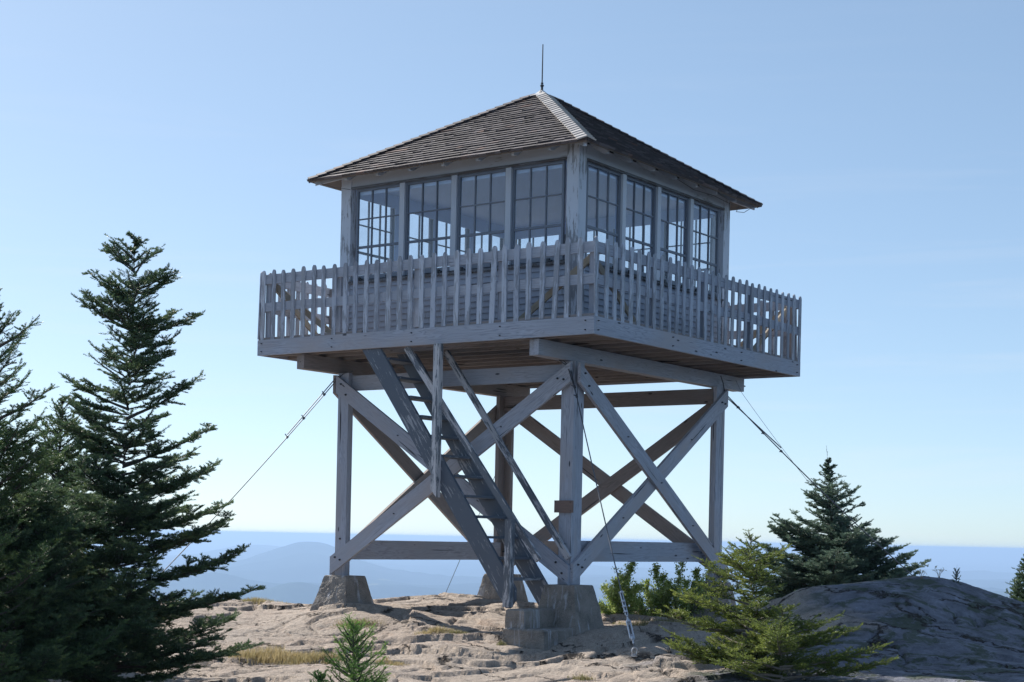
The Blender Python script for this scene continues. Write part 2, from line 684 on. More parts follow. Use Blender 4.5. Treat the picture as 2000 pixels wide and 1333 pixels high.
for a in [(200, 1190, 24), (300, 1183, 24), (440, 1182, 24), (540, 1184, 24), (620, 1181, 23.4), (682, 1181, 22.3), (737, 1181, 22.8),
          (790, 1178, 24), (860, 1166, 24.6), (960, 1170, 25), (350, 1333, 16.5), (700, 1333, 16.5), (1000, 1333, 16.5), (1250, 1333, 16.3),
          (200, 1310, 18), (450, 1290, 18.6), (650, 1285, 18.8), (850, 1285, 18.6), (650, 1238, 21), (450, 1230, 21.2), (540, 1205, 22.4),
          (820, 1215, 21.6), (900, 1239, 20.8), (960, 1246, 20.3), (850, 1196, 22.6), (935, 1194, 22.6), (1000, 1272, 19.6), (1055, 1279, 19.4), (1105, 1272, 19.6), (1050, 1300, 18.3),
          (1165, 1266, 18.8), (1270, 1263, 17.9), (1155, 1242, 20.0), (1270, 1234, 19.6), (1190, 1229, 20.8), (1380, 1222, 20.7),
          (1180, 1290, 17.5), (1240, 1288, 17.7), (1300, 1287, 17.3), (1280, 1226, 22), (1400, 1290, 17.6),
          (1480, 1196, 20), (1560, 1153, 20), (1650, 1144, 20), (1720, 1136, 20.3), (1800, 1130, 20.5), (1880, 1139, 20.5), (1940, 1161, 20.5),
          (2000, 1186, 20.5), (2120, 1220, 20.5), (1600, 1215, 18.6), (1800, 1205, 18.6), (1950, 1235, 18.6), (1600, 1285, 17.0), (1800, 1290, 16.8),
          (1990, 1300, 16.6), (1480, 1262, 18.6)]:
    cp(*a)
for u, d, z in [(-7, 12, -.8), (-3, 12, -.85), (0, 12, -.85), (3, 12, -.85), (7, 12, -.75), (-6, 6, -.75), (0, 6, -.72), (6, 6, -.75), (0, 0, -.62),
                (-4, 0, -.62), (4, 0, -.62), (0, -6, -.7), (-9, 18, -.9), (-9, 24, -1.0), (3.2, 23.8, -.62), (4.5, 23.2, -.95), (6.5, 23.5, -1.1), (8.5, 23.5, -1.3),
                (-.3, 26.4, -.55), (2, 26, -.75), (5, 27, -1.25), (-4, 27, -1.0), (0, 30, -1.6), (-6, 30, -2.0), (6, 30, -2.2), (9, 18, -.7), (10, 14, -.8),
                (10, 27, -2.0), (12, 20, -1.2), (-12, 14, -.9), (-12, 24, -1.4)]:
    ctrl.append((u, d * DS, z))
ctrl = np.array(ctrl)


def tps_fit(P, z, lam=.004):
    n = len(P)
    D = np.linalg.norm(P[:, None] - P[None], axis=2)
    K = np.where(D > 0, D * D * np.log(D + 1e-12), 0)
    A = np.zeros((n + 3, n + 3))
    A[:n, :n] = K + lam * np.eye(n)
    A[:n, n] = 1
    A[:n, n + 1:] = P
    A[n:, :n] = A[:n, n:].T
    return np.linalg.solve(A, np.concatenate([z, [0, 0, 0]]))


TW = tps_fit(ctrl[:, :2], ctrl[:, 2])


def ledge_h(u, d, detail=True):
    u, d = np.asarray(u, float), np.asarray(d, float)
    shp = u.shape
    u, d = u.ravel(), d.ravel()
    uc, dc = np.clip(u, -13, 13), np.clip(d, -7, 33)
    z = np.full(u.shape, TW[-3]) + TW[-2] * uc + TW[-1] * dc
    for i in range(len(ctrl)):
        r2 = (uc - ctrl[i, 0]) ** 2 + (dc - ctrl[i, 1]) ** 2
        z = z + TW[i] * .5 * r2 * np.log(r2 + 1e-12)
    drop = np.maximum(0, np.hypot(np.maximum(0, d - 29), np.maximum(0, np.abs(u) - 10)))
    back = np.maximum(0, -d - 5)
    z = z - .10 * drop ** 1.35 - .05 * back ** 1.2
    if detail:
        w = fbm(u * .5 + 5, d * .5, 4, 3)
        hmp = np.clip((u - 2.6) / 1.2, 0, 1)
        # broken plates: each slab of the sheeted granite sits a little higher, lower or tilted
        wx = u * .62 + (fbm(u * .9 + 3, d * .9, 4, 81) - .5) * 1.5
        wy = d * 1.15 + (fbm(u * .9, d * .9 + 8, 4, 83) - .5) * 1.5
        ix, iy = np.floor(wx), np.floor(wy)
        bd = np.full(u.shape, 9.0)
        b2 = np.full(u.shape, 9.0)
        off = np.zeros(u.shape)
        for ox in (-1, 0, 1):
            for oy in (-1, 0, 1):
                cx, cy = ix + ox, iy + oy
                px_, py_ = cx + _h(cx, cy, 91), cy + _h(cx, cy, 92)
                dd_ = np.hypot(wx - px_, wy - py_)
                o_ = (_h(cx, cy, 93) - .5) * .085 + (wx - px_) * (_h(cx, cy, 94) - .5) * .07 + (wy - py_) * (_h(cx, cy, 95) - .5) * .07
                nearer = dd_ < bd
                b2 = np.where(nearer, bd, np.minimum(b2, dd_))
                off = np.where(nearer, o_, off)
                bd = np.where(nearer, dd_, bd)
        gap = np.exp(-((b2 - bd) / .022) ** 2)
        z = z + (off - .035 * gap) * (1 - .72 * hmp)
        z = z + (fbm(u * .45, d * .6, 3, 11) - .5) * .12
        z = z + (fbm(u * 2.4, d * 3.6, 6, 23, .70) - .5) * .026
        rg = 1 - np.abs(fbm(u * 1.7 + 31, d * 2.6, 5, 29, .6) - .5) * 2
        z = z - np.clip(rg - .93, 0, 1) * .30
        # sheeting: broken ledges whose risers face the camera
        s = (d * .62 + u * .07 + (w - .5) * 3.4)
        fr = s - np.floor(s)
        k = np.clip((vnoise(u * .55 + np.floor(s) * 7.1, d * .35, 31) - .32) * 3, 0, 1)
        saw = np.where(fr < .035, fr / .035, 1 - (fr - .035) / .965)
        z = z + (saw - .5) * .095 * k * (1 - .5 * hmp)
        s2 = (d * 2.1 - u * .25 + (fbm(u * .9, d * .9, 4, 41) - .5) * 4.2)
        f2 = s2 - np.floor(s2)
        k2 = np.clip((vnoise(u * .9 + np.floor(s2) * 3.7, d * .9, 47) - .5) * 4, 0, 1)
        saw2 = np.where(f2 < .1, f2 / .1, 1 - (f2 - .1) / .9)
        z = z + (saw2 - .5) * .012 * k2
        # long open joints
        j = np.abs(fbm(u * .42 + 9, d * .42 + 2, 4, 53) - .5)
        z = z - .09 * np.exp(-(j / .006) ** 2) * np.clip((vnoise(u * .7, d * .7, 61) - .35) * 4, 0, 1)
    return z.reshape(shp)


def on_ledge(u, d):
    p = ground_xy(u, d)
    return np.array([p[0], p[1], float(ledge_h(np.array([u]), np.array([d]))[0])])


def px_ledge(px, py, guess):
    """where the sight line of a photo pixel meets the ledge, near distance guess"""
    best = None
    for d in np.arange(guess - 3, guess + 3, .05):
        p = at(px, py, d)
        q = p - CAM
        dz = abs(p[2] - ledge_h(np.array([q @ RT]), np.array([q @ FW]))[0]) + .004 * abs(d - guess)
        if best is None or dz < best[0]:
            best = (dz, q @ RT, q @ FW)
    return on_ledge(best[1], best[2])


def axis_grid(pts):
    out = []
    for a, b, st in pts:
        out += list(np.arange(a, b, st))
    return np.array(out + [pts[-1][1]])


gu = axis_grid([(-70, -14, 2.0), (-14, -8.4, .25), (-8.4, 8.2, .032), (8.2, 14, .25), (14, 70, 2.0)])
gd = axis_grid([(-40, -2, 1.5), (-2, 15, .3), (15, 29.5, .034), (29.5, 36, .2), (36, 90, 2.0)])
U, D = np.meshgrid(gu, gd)
Z = ledge_h(U, D)
P = CAM[None, None, :2] + U[..., None] * RT[:2] + D[..., None] * FW[:2]
V = np.concatenate([P, Z[..., None]], axis=2).reshape(-1, 3)
nu, nd = len(gu), len(gd)
I = (np.arange(nd - 1)[:, None] * nu + np.arange(nu - 1)[None]).ravel()
F = np.stack([I, I + 1, I + nu + 1, I + nu], axis=1)
ledge = raw_mesh('rock_ledge', V, F, 'rock', smooth=True)
tag(ledge, 'bare pinkish granite summit ledge under the tower', None, kind='structure')

# ------------------------------------------------------------------ valley, hills, haze
H0, DH = 450.0, 105000.0
KC = 2 * H0 / DH ** 2 / 2          # curvature term: z = -H0 - KC d^2, horizon dip = 2 H0/DH


def valley_h(az, d):
    x, y = d * np.sin(az), d * np.cos(az)
    z = -H0 + 0 * d
    hills = (fbm(x / 5200 + 3, y / 5200 + 7, 6, 71) - .42) * 260
    rdg = 1 - np.abs(fbm(x / 7000 - 2, y / 3800 + 1, 5, 77, .5) - .5) * 5
    hills = hills + np.clip(rdg, 0, 1) ** 1.5 * 130
    z = z + hills * np.clip((d - 3000) / 9000, 0, 1) * np.clip(1.15 - d / 60000, .12, 1)
    for px, dd, hh, wa, wd in [(615, 15000, 275, .036, 1900), (500, 22000, 170, .030, 2400), (585, 9000, 85, .024, 900), (720, 12000, 90, .03, 1300),
                               (430, 11500, 70, .02, 1300), (1830, 22000, 150, .070, 2500), (1960, 10500, 60, .05, 1500), (860, 22000, 130, .05, 2000), (1150, 15000, 90, .04, 1500)]:
        a0 = math.atan((px - 1000) / FPX)
        z = z + hh * np.exp(-((az - a0) / wa) ** 2 - ((d - dd) / wd) ** 2) * (.75 + .5 * fbm(x / 900, y / 900, 4, 5))
    return z


az = axis_grid([(-math.pi, -.5, .05), (-.5, .5, .002), (.5, math.pi, .05)])
dr = np.concatenate([[60, 400, 1200, 2200], np.geomspace(3000, 105000, 440)])
A_, D_ = np.meshgrid(az, dr)
Zv = valley_h(A_, D_)
near = np.clip((3000 - D_) / 3000, 0, 1)
Zv = np.where(D_ < 3000, -14 - (D_ - 60) * (Zv.min(axis=1)[4] * -1 + 0) / 2940, Zv)
ang_x, ang_y = np.sin(A_) * D_, np.cos(A_) * D_
Pv = CAM[None, None, :2] + ang_x[..., None] * RT[:2] + ang_y[..., None] * FW[:2]
V = np.concatenate([Pv, Zv[..., None]], axis=2).reshape(-1, 3)
nu, nd = len(az), len(dr)
I = (np.arange(nd - 1)[:, None] * nu + np.arange(nu - 1)[None]).ravel()
F = np.stack([I, I + 1, I + nu + 1, I + nu], axis=1)
val = raw_mesh('valley', V, F, 'valley', smooth=True)
tag(val, 'forested valley and low hills fading to blue', None, kind='structure')
ZMIN = float(Zv.min()) - 1.0

hb = MB()
hb.box((CAM[0] - 106000, CAM[1] - 106000, ZMIN), (CAM[0] + 106000, CAM[1] + 106000, 8.4))
hm = NT('valley_haze')
hm.t.nodes.remove(hm.b)
vol = hm.n('ShaderNodeVolumePrincipled')
vol.inputs['Color'].default_value = (.46, .67, .99, 1)
vol.inputs['Density'].default_value = 1.05e-4
vol.inputs['Anisotropy'].default_value = 0.2
hm.l(vol.outputs[0], hm.out.inputs['Volume'])
M['haze'] = hm.m
haze = hb.build('haze', 'haze')
tag(haze, 'thin blue haze over the far valley', None, kind='stuff')

# ------------------------------------------------------------------ fire lookout tower
DK, LG, CB, EV = 2.9896, 2.13, 2.135, 2.479       # half sizes: deck, legs, cab, eaves
ZF0, ZF1 = 3.255, 3.484                           # fascia
ZS, ZH = 4.437, 5.791                             # window sill and head
ZE, ZA = 5.93, 7.47                               # eave and apex
tower = empty('fire_lookout_tower', (0, 0, 0), 'wooden fire lookout tower with glazed cab, picket balcony and shingled roof', 'lookout tower')


def side_map(k):
    """side k: 0 = -y, 1 = +x, 2 = +y, 3 = -x; (s along the side, out, z) -> world"""
    c, s = [(1, 0), (0, 1), (-1, 0), (0, -1)][k]
    # s axis direction and outward direction
    sx = [(1, 0), (0, 1), (-1, 0), (0, -1)][k]
    ox = [(0, -1), (1, 0), (0, 1), (-1, 0)][k]

    def f(a, o, z):
        return (sx[0] * a + ox[0] * o, sx[1] * a + ox[1] * o, z)
    return f


def sbox(mb, f, a0, a1, o0, o1, z0, z1, along='a'):
    """box in side coordinates"""
    if along == 'z':
        P = [f(a0, o0, z0), f(a1, o0, z0), f(a1, o1, z0), f(a0, o1, z0)]
        Q = [f(a0, o0, z0), f(a0, o0, z1), f(a0, o1, z1), f(a0, o1, z0)]
        off = Vector(f(a1, o0, z0)) - Vector(f(a0, o0, z0))
        mb.prism(Q, off, (0, 0, 1))
    else:
        P = [f(a0, o0, z0), f(a1, o0, z0), f(a1, o0, z1), f(a0, o0, z1)]
        off = Vector(f(a0, o1, z0)) - Vector(f(a0, o0, z0))
        d = Vector(f(a1, o0, z0)) - Vector(f(a0, o0, z0))
        mb.prism(P, off, d)


def bolt_at(p, out, parent, r=.022):
    r *= .75
    b = MB()
    p, out = Vector(p), Vector(out)
    b.tube([p, p + out * .012], r, 8)
    b.tube([p + out * .012, p + out * .028], r * .55, 6)
    return b.build('bolt', 'iron', parent)


# legs: L-shaped pairs of planks, open towards the inside
for sx, sy in ((1, -1), (-1, -1), (1, 1), (-1, 1)):
    b = MB()
    xo, xi = sx * LG, sx * (LG - .204)
    b.box((min(xo, xi), min(sy * LG, sy * (LG - .075)), 0), (max(xo, xi), max(sy * LG, sy * (LG - .075)), 3.035), 'z')
    xi = sx * (LG - .075)
    b.box((min(xo - sx * .004, xi), min(sy * (LG - .078), sy * (LG - .255)), 0), (max(xo - sx * .004, xi), max(sy * (LG - .078), sy * (LG - .255)), 3.035), 'z')
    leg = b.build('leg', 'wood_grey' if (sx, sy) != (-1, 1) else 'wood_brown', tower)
    for zz in (.38, .55):
        bolt_at((sx * (LG - .10), -LG if sy < 0 else LG - .075, zz), (0, -1, 0), leg, .018)

# X braces on the four faces (vertical-cut ends); o = outer offset of each brace
for k in range(4):
    f = side_map(k)
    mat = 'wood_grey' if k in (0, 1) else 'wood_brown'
    vh = .272
    for dirn in (1, -1):
        b = MB()
        if dirn == 1:      # high at -a, low at +a
            z0, z1, o0 = 2.735, -.012, LG + .003
        else:
            z0, z1, o0 = .006, 2.742, LG + .056
        if k == 1:
            o0 = LG + (.056 if dirn == 1 else .003)
        a = 2.135
        P = [f(-a, o0, z0), f(a, o0, z1), f(a, o0, z1 + vh), f(-a, o0, z0 + vh)]
        off = Vector(f(0, o0 + .05, 0)) - Vector(f(0, o0, 0))
        b.prism(P, off, Vector(P[1]) - Vector(P[0]))
        br = b.build('brace', mat, tower)
        if k in (0, 1):
            outv = Vector(f(0, 1, 0))
            for aa, dz in ((-2.03, .20), (-1.93, .10), (2.03, .10), (1.93, .18), (.05 * dirn, .136), (-.9, .136), (1.0, .14)):
                t = (aa + a) / (2 * a)
                bolt_at(f(aa, o0 + .05, z0 + (z1 - z0) * t + dz), outv, br, .02 if abs(aa) > 1.5 else .012)


def board(name, mat, f, a0, a1, o0, o1, z0, z1, parent=tower, along='a'):
    b = MB()
    sbox(b, f, a0, a1, o0, o1, z0, z1, along)
    return b.build(name, mat, parent)


f0, f1, f2, f3 = [side_map(k) for k in range(4)]
# girts
board('girt', 'wood_grey', f0, -2.05, 2.05, 2.005, 2.052, 2.775, 3.0)
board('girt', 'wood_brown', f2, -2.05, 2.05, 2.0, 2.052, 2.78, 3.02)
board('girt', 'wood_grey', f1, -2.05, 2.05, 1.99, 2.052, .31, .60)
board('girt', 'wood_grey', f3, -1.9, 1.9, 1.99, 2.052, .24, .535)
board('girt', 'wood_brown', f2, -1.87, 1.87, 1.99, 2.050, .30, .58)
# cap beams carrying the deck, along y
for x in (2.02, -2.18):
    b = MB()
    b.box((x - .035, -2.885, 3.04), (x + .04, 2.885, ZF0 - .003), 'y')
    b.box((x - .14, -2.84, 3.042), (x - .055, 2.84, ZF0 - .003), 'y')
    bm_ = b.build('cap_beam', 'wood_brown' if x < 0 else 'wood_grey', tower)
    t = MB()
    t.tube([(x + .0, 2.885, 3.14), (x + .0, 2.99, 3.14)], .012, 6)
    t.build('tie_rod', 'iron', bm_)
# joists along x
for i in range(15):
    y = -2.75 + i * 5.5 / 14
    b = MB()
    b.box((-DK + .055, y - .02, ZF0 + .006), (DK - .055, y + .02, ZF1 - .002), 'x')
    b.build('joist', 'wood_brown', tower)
# outer fascias
b = MB(); b.box((-DK, -DK, ZF0), (DK - .001, -DK + .045, ZF1), 'x'); fa = b.build('fascia', 'wood_grey', tower)
for xx in (-2.9, -1.5, -.02, 1.5, 2.86):
    for zz in (3.31, 3.43):
        bolt_at((xx, -DK, zz), (0, -1, 0), fa, .012)
b = MB(); b.box((DK - .045, -DK + .048, ZF0), (DK, DK, ZF1), 'y'); fa = b.build('fascia', 'wood_grey', tower)
for yy in (-2.9, -1.0, 1.0, 2.86):
    for zz in (3.31, 3.43):
        bolt_at((DK, yy, zz), (1, 0, 0), fa, .012)
b = MB(); b.box((-DK, DK - .045, ZF0), (DK - .048, DK, ZF1), 'x'); b.build('fascia', 'wood_grey', tower)
b = MB(); b.box((-DK, -DK + .048, ZF0), (-DK + .045, DK - .048, ZF1), 'y'); b.build('fascia', 'wood_grey', tower)
# deck boards
b = MB()
y = -DK + .012
while y < DK - .02:
    w = min(.138, DK - .012 - y)
    xh = DK - .012
    if -2.93 < y + .07 < -2.22:      # hatch over the stair
        b.box((-xh, y, ZF1 + .001), (-.95, y + w, ZF1 + .035), 'x')
        b.box((.35, y, ZF1 + .001), (xh, y + w, ZF1 + .035), 'x')
    else:
        b.box((-xh, y, ZF1 + .001), (xh, y + w, ZF1 + .035), 'x')
    y += .145
b.build('decking', 'wood_brown', tower)

# railings with pickets
ZD = ZF1 + .035
for k in range(4):
    f = side_map(k)
    b = MB()
    for z0, z1, jj in ((4.315, 4.455, .0), (3.905, 4.035, 0)):
        xe = DK - .026 if k in (0, 2) else DK - .058
        sag = 5
        for i in range(sag):
            a0, a1 = -xe + 2 * xe * i / sag, -xe + 2 * xe * (i + 1) / sag
            e0, e1 = random.uniform(-.006, .006), random.uniform(-.006, .006)
            sbox(b, f, a0, a1 - .002, DK - .058, DK - .026, z0 + e0, z1 + e0)
    rail = b.build('railing', 'wood_rail', tower)
    for a in ((-2.85, -1.45, 0, 1.45) if k in (0, 1, 2, 3) else ()):
        board('post', 'wood_brown' if k > 1 else 'wood_rail', f, a - .045, a + .045, DK - .150, DK - .061, ZD, 4.44, rail, 'z')
    for sgn in (-1, 1):
        b = MB()
        o0 = DK - .185 if k % 2 else DK - .222
        P = [f(sgn * 2.82, o0, 4.35), f(sgn * 2.82, o0, 4.24), f(sgn * 1.74, o0, ZD + .002), f(sgn * 1.60, o0, ZD + .002)]
        off = Vector(f(0, o0 + .033, 0)) - Vector(f(0, o0, 0))
        b.prism(P, off, Vector(P[3]) - Vector(P[0]))
        b.build('brace', 'wood_kicker', rail)
    for i in range(30):
        a = -2.90 + i * 5.86 / 29 + random.uniform(-.008, .008)
        if k in (1, 3) and i == 0:
            a = -2.93
        w = .0375 + random.uniform(-.003, .003)
        zt = 4.512 + random.uniform(-.012, .012)
        zb = ZF1 + .004 + random.uniform(-.02, .012)
        tl = random.uniform(-.010, .010) if random.random() < .85 else random.choice((-.03, .03))
        o0 = DK - .024
        pts = [(a - w, zb), (a + w, zb), (a + w + tl, zt - .055), (a + w * .80 + tl, zt - .022), (a + w * .35 + tl, zt), (a - w * .35 + tl, zt), (a - w * .80 + tl, zt - .022), (a - w + tl, zt - .055)]
        if k == 0 and i in (29,):
            continue
        b = MB()
        b.prism([f(x, o0, z) for x, z in pts], Vector(f(0, o0 + .020, 0)) - Vector(f(0, o0, 0)), (0, 0, 1))
        b.build('picket', 'picket', rail)

# cab walls
WIN = [(-1.92 + .05 + i * .96, -1.92 + .91 + i * .96) for i in range(4)]
for k in range(4):
    f = side_map(k)
    # lower wall: inner board and lapped siding
    b = MB()
    sbox(b, f, -CB + .03, CB - .03, CB - .09, CB - .028, ZD + .001, ZS - .06)
    z = ZD + .001
    n = 10
    h = (ZS - .065 - z) / n
    xe = CB - .19
    for i in range(n):
        z0 = z + i * h
        P = [f(-xe, CB - .027, z0), f(-xe, CB + .002, z0), f(-xe, CB - .018, z0 + h + .01), f(-xe, CB - .027, z0 + h + .01)]
        b.prism(P, Vector(f(xe, 0, 0)) - Vector(f(-xe, 0, 0)), Vector(f(1, 0, 0)))
    wl = b.build('wall', 'siding', tower)
    # sill with shutter hooks
    b = MB()
    P = [f(-xe, CB - .10, ZS), f(-xe, CB + .035, ZS - .045), f(-xe, CB + .035, ZS - .075), f(-xe, CB - .10, ZS - .058)]
    b.prism(P, Vector(f(xe, 0, 0)) - Vector(f(-xe, 0, 0)), Vector(f(1, 0, 0)))
    sl = b.build('sill', 'sill', tower)
    for i, (a0, a1) in enumerate(WIN):
        for aa in (a0 + .12, a1 - .2):
            h_ = MB()
            sbox(h_, f, aa - .018, aa + .022, CB - .01, CB + .03, ZS - .04, ZS + .012)
            sbox(h_, f, aa + .022, aa + .055, CB + .0, CB + .022, ZS - .035, ZS - .012)
            h_.build('hook', 'iron', sl)
    # frieze
    board('frieze', 'cab_white', f, -CB + .19, CB - .19, CB - .09, CB - .004, ZH, 6.005)
    b = MB()
    sbox(b, f, -CB + .19, CB - .19, CB - .003, CB + .014, ZH - .012, ZH + .022)
    b.build('drip_moulding', 'sill', tower)
    # mullions
    for a in (-.96, 0, .96):
        board('mullion', 'cab_white', f, a - .046, a + .046, CB - .095, CB + .003, ZS - .02, ZH - .013, tower, 'z')
    # windows
    for a0, a1 in WIN:
        b = MB()
        o0, o1 = CB - .075, CB - .035
        s = .029
        sbox(b, f, a0 - .003, a0 + s, o0, o1, ZS - .012, ZH - .002, 'z')
        sbox(b, f, a1 - s, a1 + .003, o0, o1, ZS - .012, ZH - .002, 'z')
        sbox(b, f, a0 + s, a1 - s, o0, o1, ZH - .045, ZH - .002)
        sbox(b, f, a0 + s, a1 - s, o0, o1, ZS - .012, ZS + .05)
        w = b.build('window', 'sash', tower)
        m_ = MB()
        n_ = (a1 - a0 - 2 * s)
        for j in (1, 2):
            am = a0 + s + n_ * j / 3
            sbox(m_, f, am - .009, am + .009, o0 + .008, o1 - .004, ZS + .05, ZH - .045, 'z')
            zm = ZS + .05 + (ZH - ZS - .095) * j / 3
            hh = .018 if j == 1 else .009
            sbox(m_, f, a0 + s, a1 - s, o0 + .0095, o1 - .0055, zm - hh, zm + hh)
        m_.build('glazing_bar', 'sash', w)
        g = MB()
        sbox(g, f, a0 + s - .002, a1 - s + .002, o0 + .0165, o0 + .0185, ZS + .045, ZH - .04)
        g.build('pane', 'glass', w)
for sx, sy in ((1, -1), (-1, -1), (1, 1), (-1, 1)):
    b = MB()
    x0, x1 = sorted((sx * (CB + .006), sx * (CB - .188)))
    y0, y1 = sorted((sy * (CB + .006), sy * (CB - .188)))
    b.box((x0, y0, ZD + .001), (x1, y1, 6.12), 'z')
    b.build('corner_post', 'cab_post', tower)
# inside: floor, ceiling with joists, a map stand
b = MB(); b.box((-2.04, -2.04, ZD + .002), (2.04, 2.04, ZD + .03), 'x'); b.build('floor', 'wood_brown', tower)
b = MB(); b.box((-2.042, -2.042, 5.90), (2.042, 2.042, 5.93), 'x')
b.build('ceiling', 'inside', tower)
for k in range(4):
    f = side_map(k)
    b = MB()
    sbox(b, f, -1.94, 1.94, CB - .118, CB - .097, 5.70, 5.899)
    for a in (-.96, 0, .96):
        sbox(b, f, a - .052, a + .052, CB - .116, CB - .099, ZS - .05, 5.70, 'z')
    b.build('inner_trim', 'inside', tower)

# roof -----------------------------------------------------------------
SL = math.hypot(EV, ZA - ZE)
cs, sn = EV / SL, (ZA - ZE) / SL
for_k = []
b = MB()
for k in range(4):
    f = side_map(k)
    th = .022
    nz = Vector(f(0, sn, cs))
    P = [f(-EV, EV, ZE - .03), f(EV, EV, ZE - .03), f(0, 0, ZA - .03)]
    b.prism(P, Vector(nz) * -th, Vector(f(0, 1, 0)))
M['soffit'] = simple('soffit_boards', (.17, .145, .13), .8, 0, .2, 5)  # shade under the eaves is put into this dark colour
roof = b.build('roof', 'soffit', tower)
NC = 25
for k in range(4):
    f = side_map(k)
    b = MB()
    nz = Vector(f(0, sn, cs))
    ex = SL / NC

    def sp(a, s, h):           # point on slope: a along the eave, s up the slope, h above
        return Vector(f(a, EV - s * cs, ZE - .03 + s * sn)) + nz * h
    for c in range(NC + 1):
        s0 = c * ex * .985 - (.02 if c == 0 else 0)
        if c == 0:
            s0 = -.02
        s1 = s0 + ex * 1.75
        s0j = s0
        lim0 = EV * (1 - s0 / SL) + .01
        if s0 > SL - .16:
            break
        s1 = min(s1, SL - .03)
        lim1 = EV * (1 - s1 / SL)
        a = -lim0
        while a < lim0 - .004:
            w = random.uniform(.09, .24)
            if a + w > lim0 - .05:
                w = lim0 - a
            e = a + w
            g = .0018
            sj = s0j + random.uniform(-.003, .003)
            th = random.uniform(.022, .027)
            l0, l1 = a + g * .5, e - g * .5
            u0, u1 = max(l0, -lim1), min(l1, lim1)
            if u0 > u1:
                u0 = u1 = max(-lim1, min(lim1, (l0 + l1) / 2))
                u1 += .001
            lift = random.uniform(0, .002) if random.random() < .85 else .006
            V8 = [sp(l0, sj, .001 + lift), sp(l1, sj, .001 + lift), sp(u1, s1, .001), sp(u0, s1, .001),
                  sp(l0, sj, th + .012 + lift), sp(l1, sj, th + .012 + lift), sp(u1, s1, .006), sp(u0, s1, .006)]
            r = (random.uniform(-20, 20), random.uniform(-9, 9), 0)
            bc = [(q[0] + r[0], q[1] + r[1], q[2]) for q in
                  [(0, 0, 0), (0, w, 0), (.2, w, 0), (.2, 0, 0), (0, 0, .02), (0, w, .02), (.2, w, .02), (.2, 0, .02)]]
            b.add(V8, [(3, 2, 1, 0), (4, 5, 6, 7), (0, 1, 5, 4), (1, 2, 6, 5), (2, 3, 7, 6), (3, 0, 4, 7)], bc)
            a = e
    b.build('shingles', 'shingle', roof)
# hip caps
for (sx, sy) in ((1, -1), (-1, -1), (1, 1), (-1, 1)):
    b = MB()
    corner = Vector((sx * EV, sy * EV, ZE))
    ap = Vector((0, 0, ZA))
    hv = (ap - corner)
    HL = hv.length
    hv.normalize()
    nA = Vector((0, sy * sn, cs))
    nB = Vector((sx * sn, 0, cs))
    dA = hv.cross(nA).normalized()
    dB = hv.cross(nB).normalized()
    if dA.dot(Vector((-sx, 0, 0))) < 0:
        dA = -dA
    if dB.dot(Vector((0, -sy, 0))) < 0:
        dB = -dB
    N = 26
    for i in range(N):
        t0 = -.02 + i * (HL - .2) / N
        t1 = t0 + (HL - .2) / N * 1.7
        for dd, nn in ((dA, nA), (dB, nB)):
            w = .125
            o0 = .018 + .018
            up = (nA + nB).normalized()
            P0, P1 = corner + hv * t0, corner + hv * t1
            lo = [P0 + up * .022, P0 + dd * w + nn * .020, P1 + dd * w + nn * .012, P1 + up * .014]
            hi = [P0 + up * .040, P0 + dd * w + nn * .040, P1 + dd * w + nn * .018, P1 + up * .020]
            fl = (lo[1] - lo[0]).cross(lo[3] - lo[0]).dot(up) > 0
            fs = [(3, 2, 1, 0), (4, 5, 6, 7), (0, 1, 5, 4), (1, 2, 6, 5), (2, 3, 7, 6), (3, 0, 4, 7)]
            if not fl:
                fs = [q[::-1] for q in fs]
            b.add(lo + hi, fs, [(0, 0, 0)] * 8)
    b.build('hip_cap', 'hip' if (sx, sy) == (1, -1) else 'shingle', roof)
# tin cap and lightning rod
b = MB()
r0, r1, zc = .215, .012, ZA + .045
zb = ZA - .215 * sn / cs + .035
ring = [(s1_ * r0, s2_ * r0, zb) for s1_, s2_ in ((1, -1), (1, 1), (-1, 1), (-1, -1))]
ring2 = [(s1_ * .07, s2_ * .07, ZA - .03) for s1_, s2_ in ((1, -1), (1, 1), (-1, 1), (-1, -1))]
top = [(0, 0, zc)]
b.add(ring + ring2 + top, [(0, 1, 5, 4), (1, 2, 6, 5), (2, 3, 7, 6), (3, 0, 4, 7), (4, 5, 8), (5, 6, 8), (6, 7, 8), (7, 4, 8), (3, 2, 1, 0)], [(0, 0, 0)] * 9)
cap = b.build('tin_cap', 'tin', roof)
b = MB()
b.tube([(0, 0, ZA - .02), (0, 0, 8.2)], .011, 8, .008)
b.tube([(0, 0, 7.555), (0, 0, 7.575)], .03, 8)
b.tube([(0, 0, 7.50), (0, 0, 7.545)], .019, 8)
b.tube([(0, 0, 7.59), (0, 0, 7.61)], .02, 8)
b.tube([(-.005, -.01, 7.52), (.02, -.10, 7.42), (-.03, -.19, 7.36), (-.07, -.20, 7.35)], .006, 5)
b.tube([(-.07, -.235, 7.365), (-.05, -.245, 7.335), (-.09, -.245, 7.335), (-.07, -.235, 7.365)], .008, 5)
b.build('lightning_rod', 'iron', roof)
